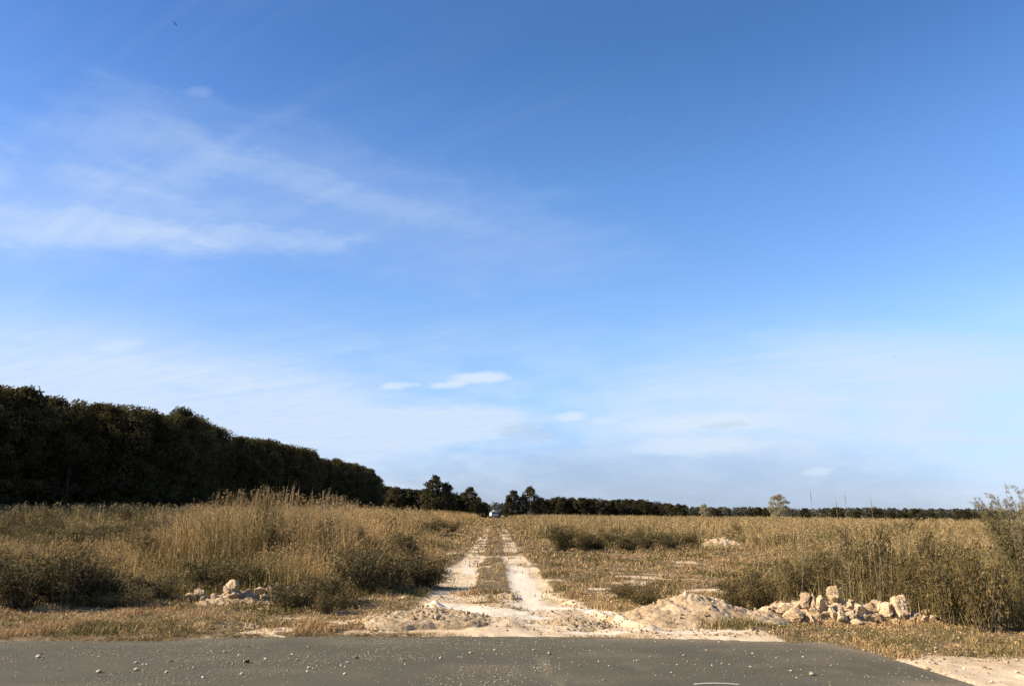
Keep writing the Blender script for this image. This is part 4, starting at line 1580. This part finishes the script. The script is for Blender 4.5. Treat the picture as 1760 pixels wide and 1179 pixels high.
# crumbled verge lying on the asphalt's lip
n_t = 26000
x = rng.uniform(-13, 6.0, n_t)
y = edge_y(x) + rng.normal(-0.02, 0.085, n_t)
k = sstep(fbm(x, y, 1.4, 221, 4), 0.40, 0.62) * (1 - 0.8 * sstep(x, -1.3, -0.6) * sstep(-x, -4.4, -3.6)) * (x < 5.6)
k = rng.random(n_t) < k
x, y = x[k], y[k]
tn = rng.random(len(x))[:, None]
c_ = OLIVE[None] * (1 - tn) + STRAW[None] * tn
V1 = blades(x, y, np.full(len(x), -0.004), rng.uniform(0.01, 0.055, len(x)), rng.uniform(0.004, 0.010, len(x)), rng.uniform(0.4, 1.6, len(x)), c_)
V, T, Q, C_ = merge([V1])
tag(mesh_np('edge_litter', V, tris=T, quads=Q, mats=[M_GRASS], colors=C_), 'dry grass litter spilling over the edge of the asphalt', 'grass', kind='stuff')


# loose grit too fine to count
def grit(name, x, y, z, size, cols, label):
    v0, f0 = ico(1)
    n = len(x)
    j = 1 + 0.30 * rng.normal(size=(n, len(v0), 1))
    V = v0[None] * j * (size[:, None, None] * np.array([1, 1, 0.6])[None, None]) + np.stack([x, y, z + size * 0.2], -1)[:, None]
    T = (f0[None] + (np.arange(n) * len(v0))[:, None, None]).reshape(-1, 3)
    o = mesh_np(name, V.reshape(-1, 3), tris=T, mats=[M_GRIT], colors=np.repeat(cols[:, None], len(v0), 1).reshape(-1, 3))
    tag(o, label, 'gravel', kind='stuff')


M_GRIT = leaf_mat('grit', trans=0.0, jitter=0.0)
x, y = sample_fan(60000, 9.6, 17.0, -0.9, 0.95, 1.0)
k = rng.random(len(x)) < (1 - 0.93 * powder(x, y)) * (0.06 + 0.9 * sand(x, y) * sstep(fbm(x, y, 1.2, 171, 3), 0.40, 0.62)) * sstep(y - edge_y(x), 0.02, 0.2)
x, y = x[k], y[k]
sz = 0.006 + 0.022 * rng.random(len(x)) ** 4
cc = np.array([0.43, 0.31, 0.185])[None] * rng.uniform(0.45, 1.15, len(x))[:, None]
zz_ = ground_z(x, y)
grit('earth_grit', x, y, zz_, sz, cc, 'fine crumbs of earth strewn over the sandy track mouth and verge')
x, y = sample_fan(46000, 6.4, 11.4, -0.85, 0.75, 1.0)
dn = 0.10 + 0.9 * sstep(fbm(x, y * 1.5, 0.8, 173, 3), 0.42, 0.62) * sstep(x, 1.6, 0.0) + 0.7 * sstep(edge_y(x) - y, 0.5, 0.0)
k = (rng.random(len(x)) < dn) & (y < edge_y(x) - 0.03)
x, y = x[k], y[k]
sz = 0.003 + 0.007 * rng.random(len(x)) ** 3
cc = np.array([0.34, 0.27, 0.18])[None] * rng.uniform(0.3, 1.5, len(x))[:, None]
grit('road_grit', x, y, np.full(len(x), -0.004), sz, cc, 'fine grit sprinkled over the grey asphalt')


# ------------------------------------------------------------------ white truck at the far end of the track
def boxes(name, bl, mat, parent, bev=0.05):
    import bmesh
    bm = bmesh.new()
    for (x0, x1, y0, y1, z0, z1) in bl:
        r_ = bmesh.ops.create_cube(bm, size=1.0)
        for v in r_['verts']:
            v.co = Vector(((x0 + x1) / 2 + v.co.x * (x1 - x0), (y0 + y1) / 2 + v.co.y * (y1 - y0), (z0 + z1) / 2 + v.co.z * (z1 - z0)))
    bmesh.ops.bevel(bm, geom=list(bm.edges), offset=bev, segments=2, affect='EDGES')
    me = bpy.data.meshes.new(name)
    bm.to_mesh(me)
    bm.free()
    me.materials.append(mat)
    o = bpy.data.objects.new(name, me)
    COL.objects.link(o)
    o.parent = parent
    return o


def plain(name, col, rough=0.5, spec=0.4):
    m_, gg, b, out = new_mat(name)
    t = gg.new('ShaderNodeTexCoord').outputs['Object']
    n = gg.noise(t, 3.0, 5, 0.6)
    gg.link(gg.mix(gg.smooth(n, 0.35, 0.75, 0, 0.5), col, tuple(c * 0.75 for c in col)), b.inputs['Base Color'])
    b.inputs['Roughness'].default_value = rough
    b.inputs['Specular IOR Level'].default_value = spec
    return m_


M_WHITE = plain('white_paint', (0.80, 0.77, 0.70), 0.4)
M_GLASS = plain('dark_glass', (0.03, 0.035, 0.04), 0.1, 0.5)
M_TYRE = plain('tyre_rubber', (0.02, 0.02, 0.02), 0.9, 0.2)
M_TARP = plain('grey_tarpaulin', (0.20, 0.19, 0.16), 0.8)
tx, ty_ = ground(849, 890.5)
sc_ = ty_ / 250.0
tr = bpy.data.objects.new('truck', None)
tr.location = (tx, ty_, 0)
tr.rotation_euler = (0, 0, R(8))
tr.scale = (sc_ * 1.05,) * 3
COL.objects.link(tr)
tag(tr, 'white truck with a grey covered load standing at the far end of the dirt track', 'truck')
boxes('cab', [(-1.05, 1.05, -3.0, -1.2, 0.55, 1.35), (-0.98, 0.98, -2.8, -1.25, 1.30, 2.05)], M_WHITE, tr, 0.08)
boxes('windscreen', [(-0.88, 0.88, -2.83, -2.79, 1.42, 1.92)], M_GLASS, tr, 0.01)
boxes('cargo_bed', [(-1.1, 1.1, -1.1, 3.0, 0.75, 1.75)], M_WHITE, tr, 0.05)
boxes('load_cover', [(-0.1, 1.05, -1.0, 2.8, 1.76, 2.65)], M_TARP, tr, 0.12)
boxes('bumper', [(-1.05, 1.05, -3.12, -3.02, 0.45, 0.72)], M_TARP, tr, 0.03)
for sx_ in (-0.75, 0.75):
    boxes('headlight', [(sx_ - 0.14, sx_ + 0.14, -3.05, -3.00, 0.82, 1.0)], M_GLASS, tr, 0.01)
for sx_ in (-0.92, 0.92):
    for yy_ in (-2.1, 1.8):
        a = np.linspace(0, 2 * np.pi, 20, endpoint=False)
        V = np.concatenate([np.stack([np.full(20, sx_ + d_), yy_ + np.cos(a) * r_, 0.45 + np.sin(a) * r_], -1) for d_, r_ in ((-.14, .30), (-.14, .45), (.14, .45), (.14, .30))])
        Q = [[k * 20 + i, k * 20 + (i + 1) % 20, ((k + 1) % 4) * 20 + (i + 1) % 20, ((k + 1) % 4) * 20 + i] for k in range(4) for i in range(20)]
        wh = mesh_np('wheel', V, quads=np.array(Q), mats=[M_TYRE], parent=tr)
        V = np.concatenate([np.stack([np.full(20, sx_ + d_), yy_ + np.cos(a) * .30, 0.45 + np.sin(a) * .30], -1) for d_ in (-.1, .1)])
        me_q = np.array([[i, (i + 1) % 20, 20 + (i + 1) % 20, 20 + i] for i in range(20)])
        tri = np.array([[s * 20, s * 20 + i, s * 20 + i + 1] for s in (0, 1) for i in range(1, 19)])
        mesh_np('rim', V, tris=tri, quads=me_q, mats=[M_TARP], parent=wh)
# small dark crown added to stand for the truck's shaded right side
xk, yk = ground(858.5, 891)
put_tree(mid_t[1], 'round_bush', xk, yk - 3, 0.2, 0, 'tiny dark foliage added as the shaded right side of the white truck', cat='bush', sx=0.2)

# ------------------------------------------------------------------ birds
M_BIRD = plain('dark_feathers', (0.05, 0.035, 0.02), 0.8)


def bird(px, py, dist, span, label, heading):
    d = ray(px, py)
    root = bpy.data.objects.new('bird', None)
    root.location = Vector((0, 0, CAM_H)) + d * dist
    root.rotation_euler = (R(-14), R(16), heading)
    root.scale = (span,) * 3
    COL.objects.link(root)
    tag(root, label, 'bird')
    prof = [(-0.30, 0.004, 0), (-0.22, 0.030, 0), (-0.10, 0.060, 0.0), (0.04, 0.065, 0.005), (0.13, 0.042, 0.012), (0.18, 0.036, 0.02), (0.22, 0.022, 0.015), (0.26, 0.003, 0.008)]
    V, Q = tube([(p[0], 0, p[2]) for p in prof], [p[1] for p in prof], 10)
    mesh_np('body', V, quads=Q, mats=[M_BIRD], smooth=True, parent=root)
    for s in (-1, 1):
        pts = []
        ribs = [(0.0, 0.10, -0.09, 0.0), (0.16, 0.13, -0.08, 0.05), (0.30, 0.10, -0.07, 0.06), (0.42, 0.03, -0.08, 0.04), (0.50, -0.07, -0.11, 0.01)]
        for yy, xa, xb_, zz in ribs:
            pts += [(xa, s * (yy + .02), zz + .008), (xb_, s * (yy + .02), zz + .003), (xa, s * (yy + .02), zz - .006), (xb_, s * (yy + .02), zz - .003)]
        q = []
        for i in range(4):
            o = i * 4
            q += [[o, o + 1, o + 5, o + 4], [o + 2, o + 6, o + 7, o + 3], [o, o + 4, o + 6, o + 2], [o + 1, o + 3, o + 7, o + 5]]
        mesh_np('wing', np.array(pts), quads=np.array(q), mats=[M_BIRD], parent=root)
    tl = np.array([(-0.24, -.03, .004), (-0.24, .03, .004), (-0.42, .08, 0), (-0.42, -.08, 0), (-0.24, -.03, -.004), (-0.24, .03, -.004), (-0.42, .08, -.003), (-0.42, -.08, -.003)])
    mesh_np('tail', tl, quads=np.array([[0, 1, 2, 3], [4, 7, 6, 5], [0, 4, 5, 1], [2, 6, 7, 3], [1, 5, 6, 2], [0, 3, 7, 4]]), mats=[M_BIRD], parent=root)


bird(301, 42, 62, 0.42, 'small dark bird flying high at the upper left of the sky', R(-20))
bird(1073, 197, 120, 0.28, 'tiny distant bird in the deep blue above the track', R(40))
bird(693, 374, 130, 0.28, 'tiny distant bird below the long wisp of cloud', R(10))
bird(1538, 612, 130, 0.28, 'tiny distant bird low in the pale sky on the right', R(70))
print('plantation trees', k_)
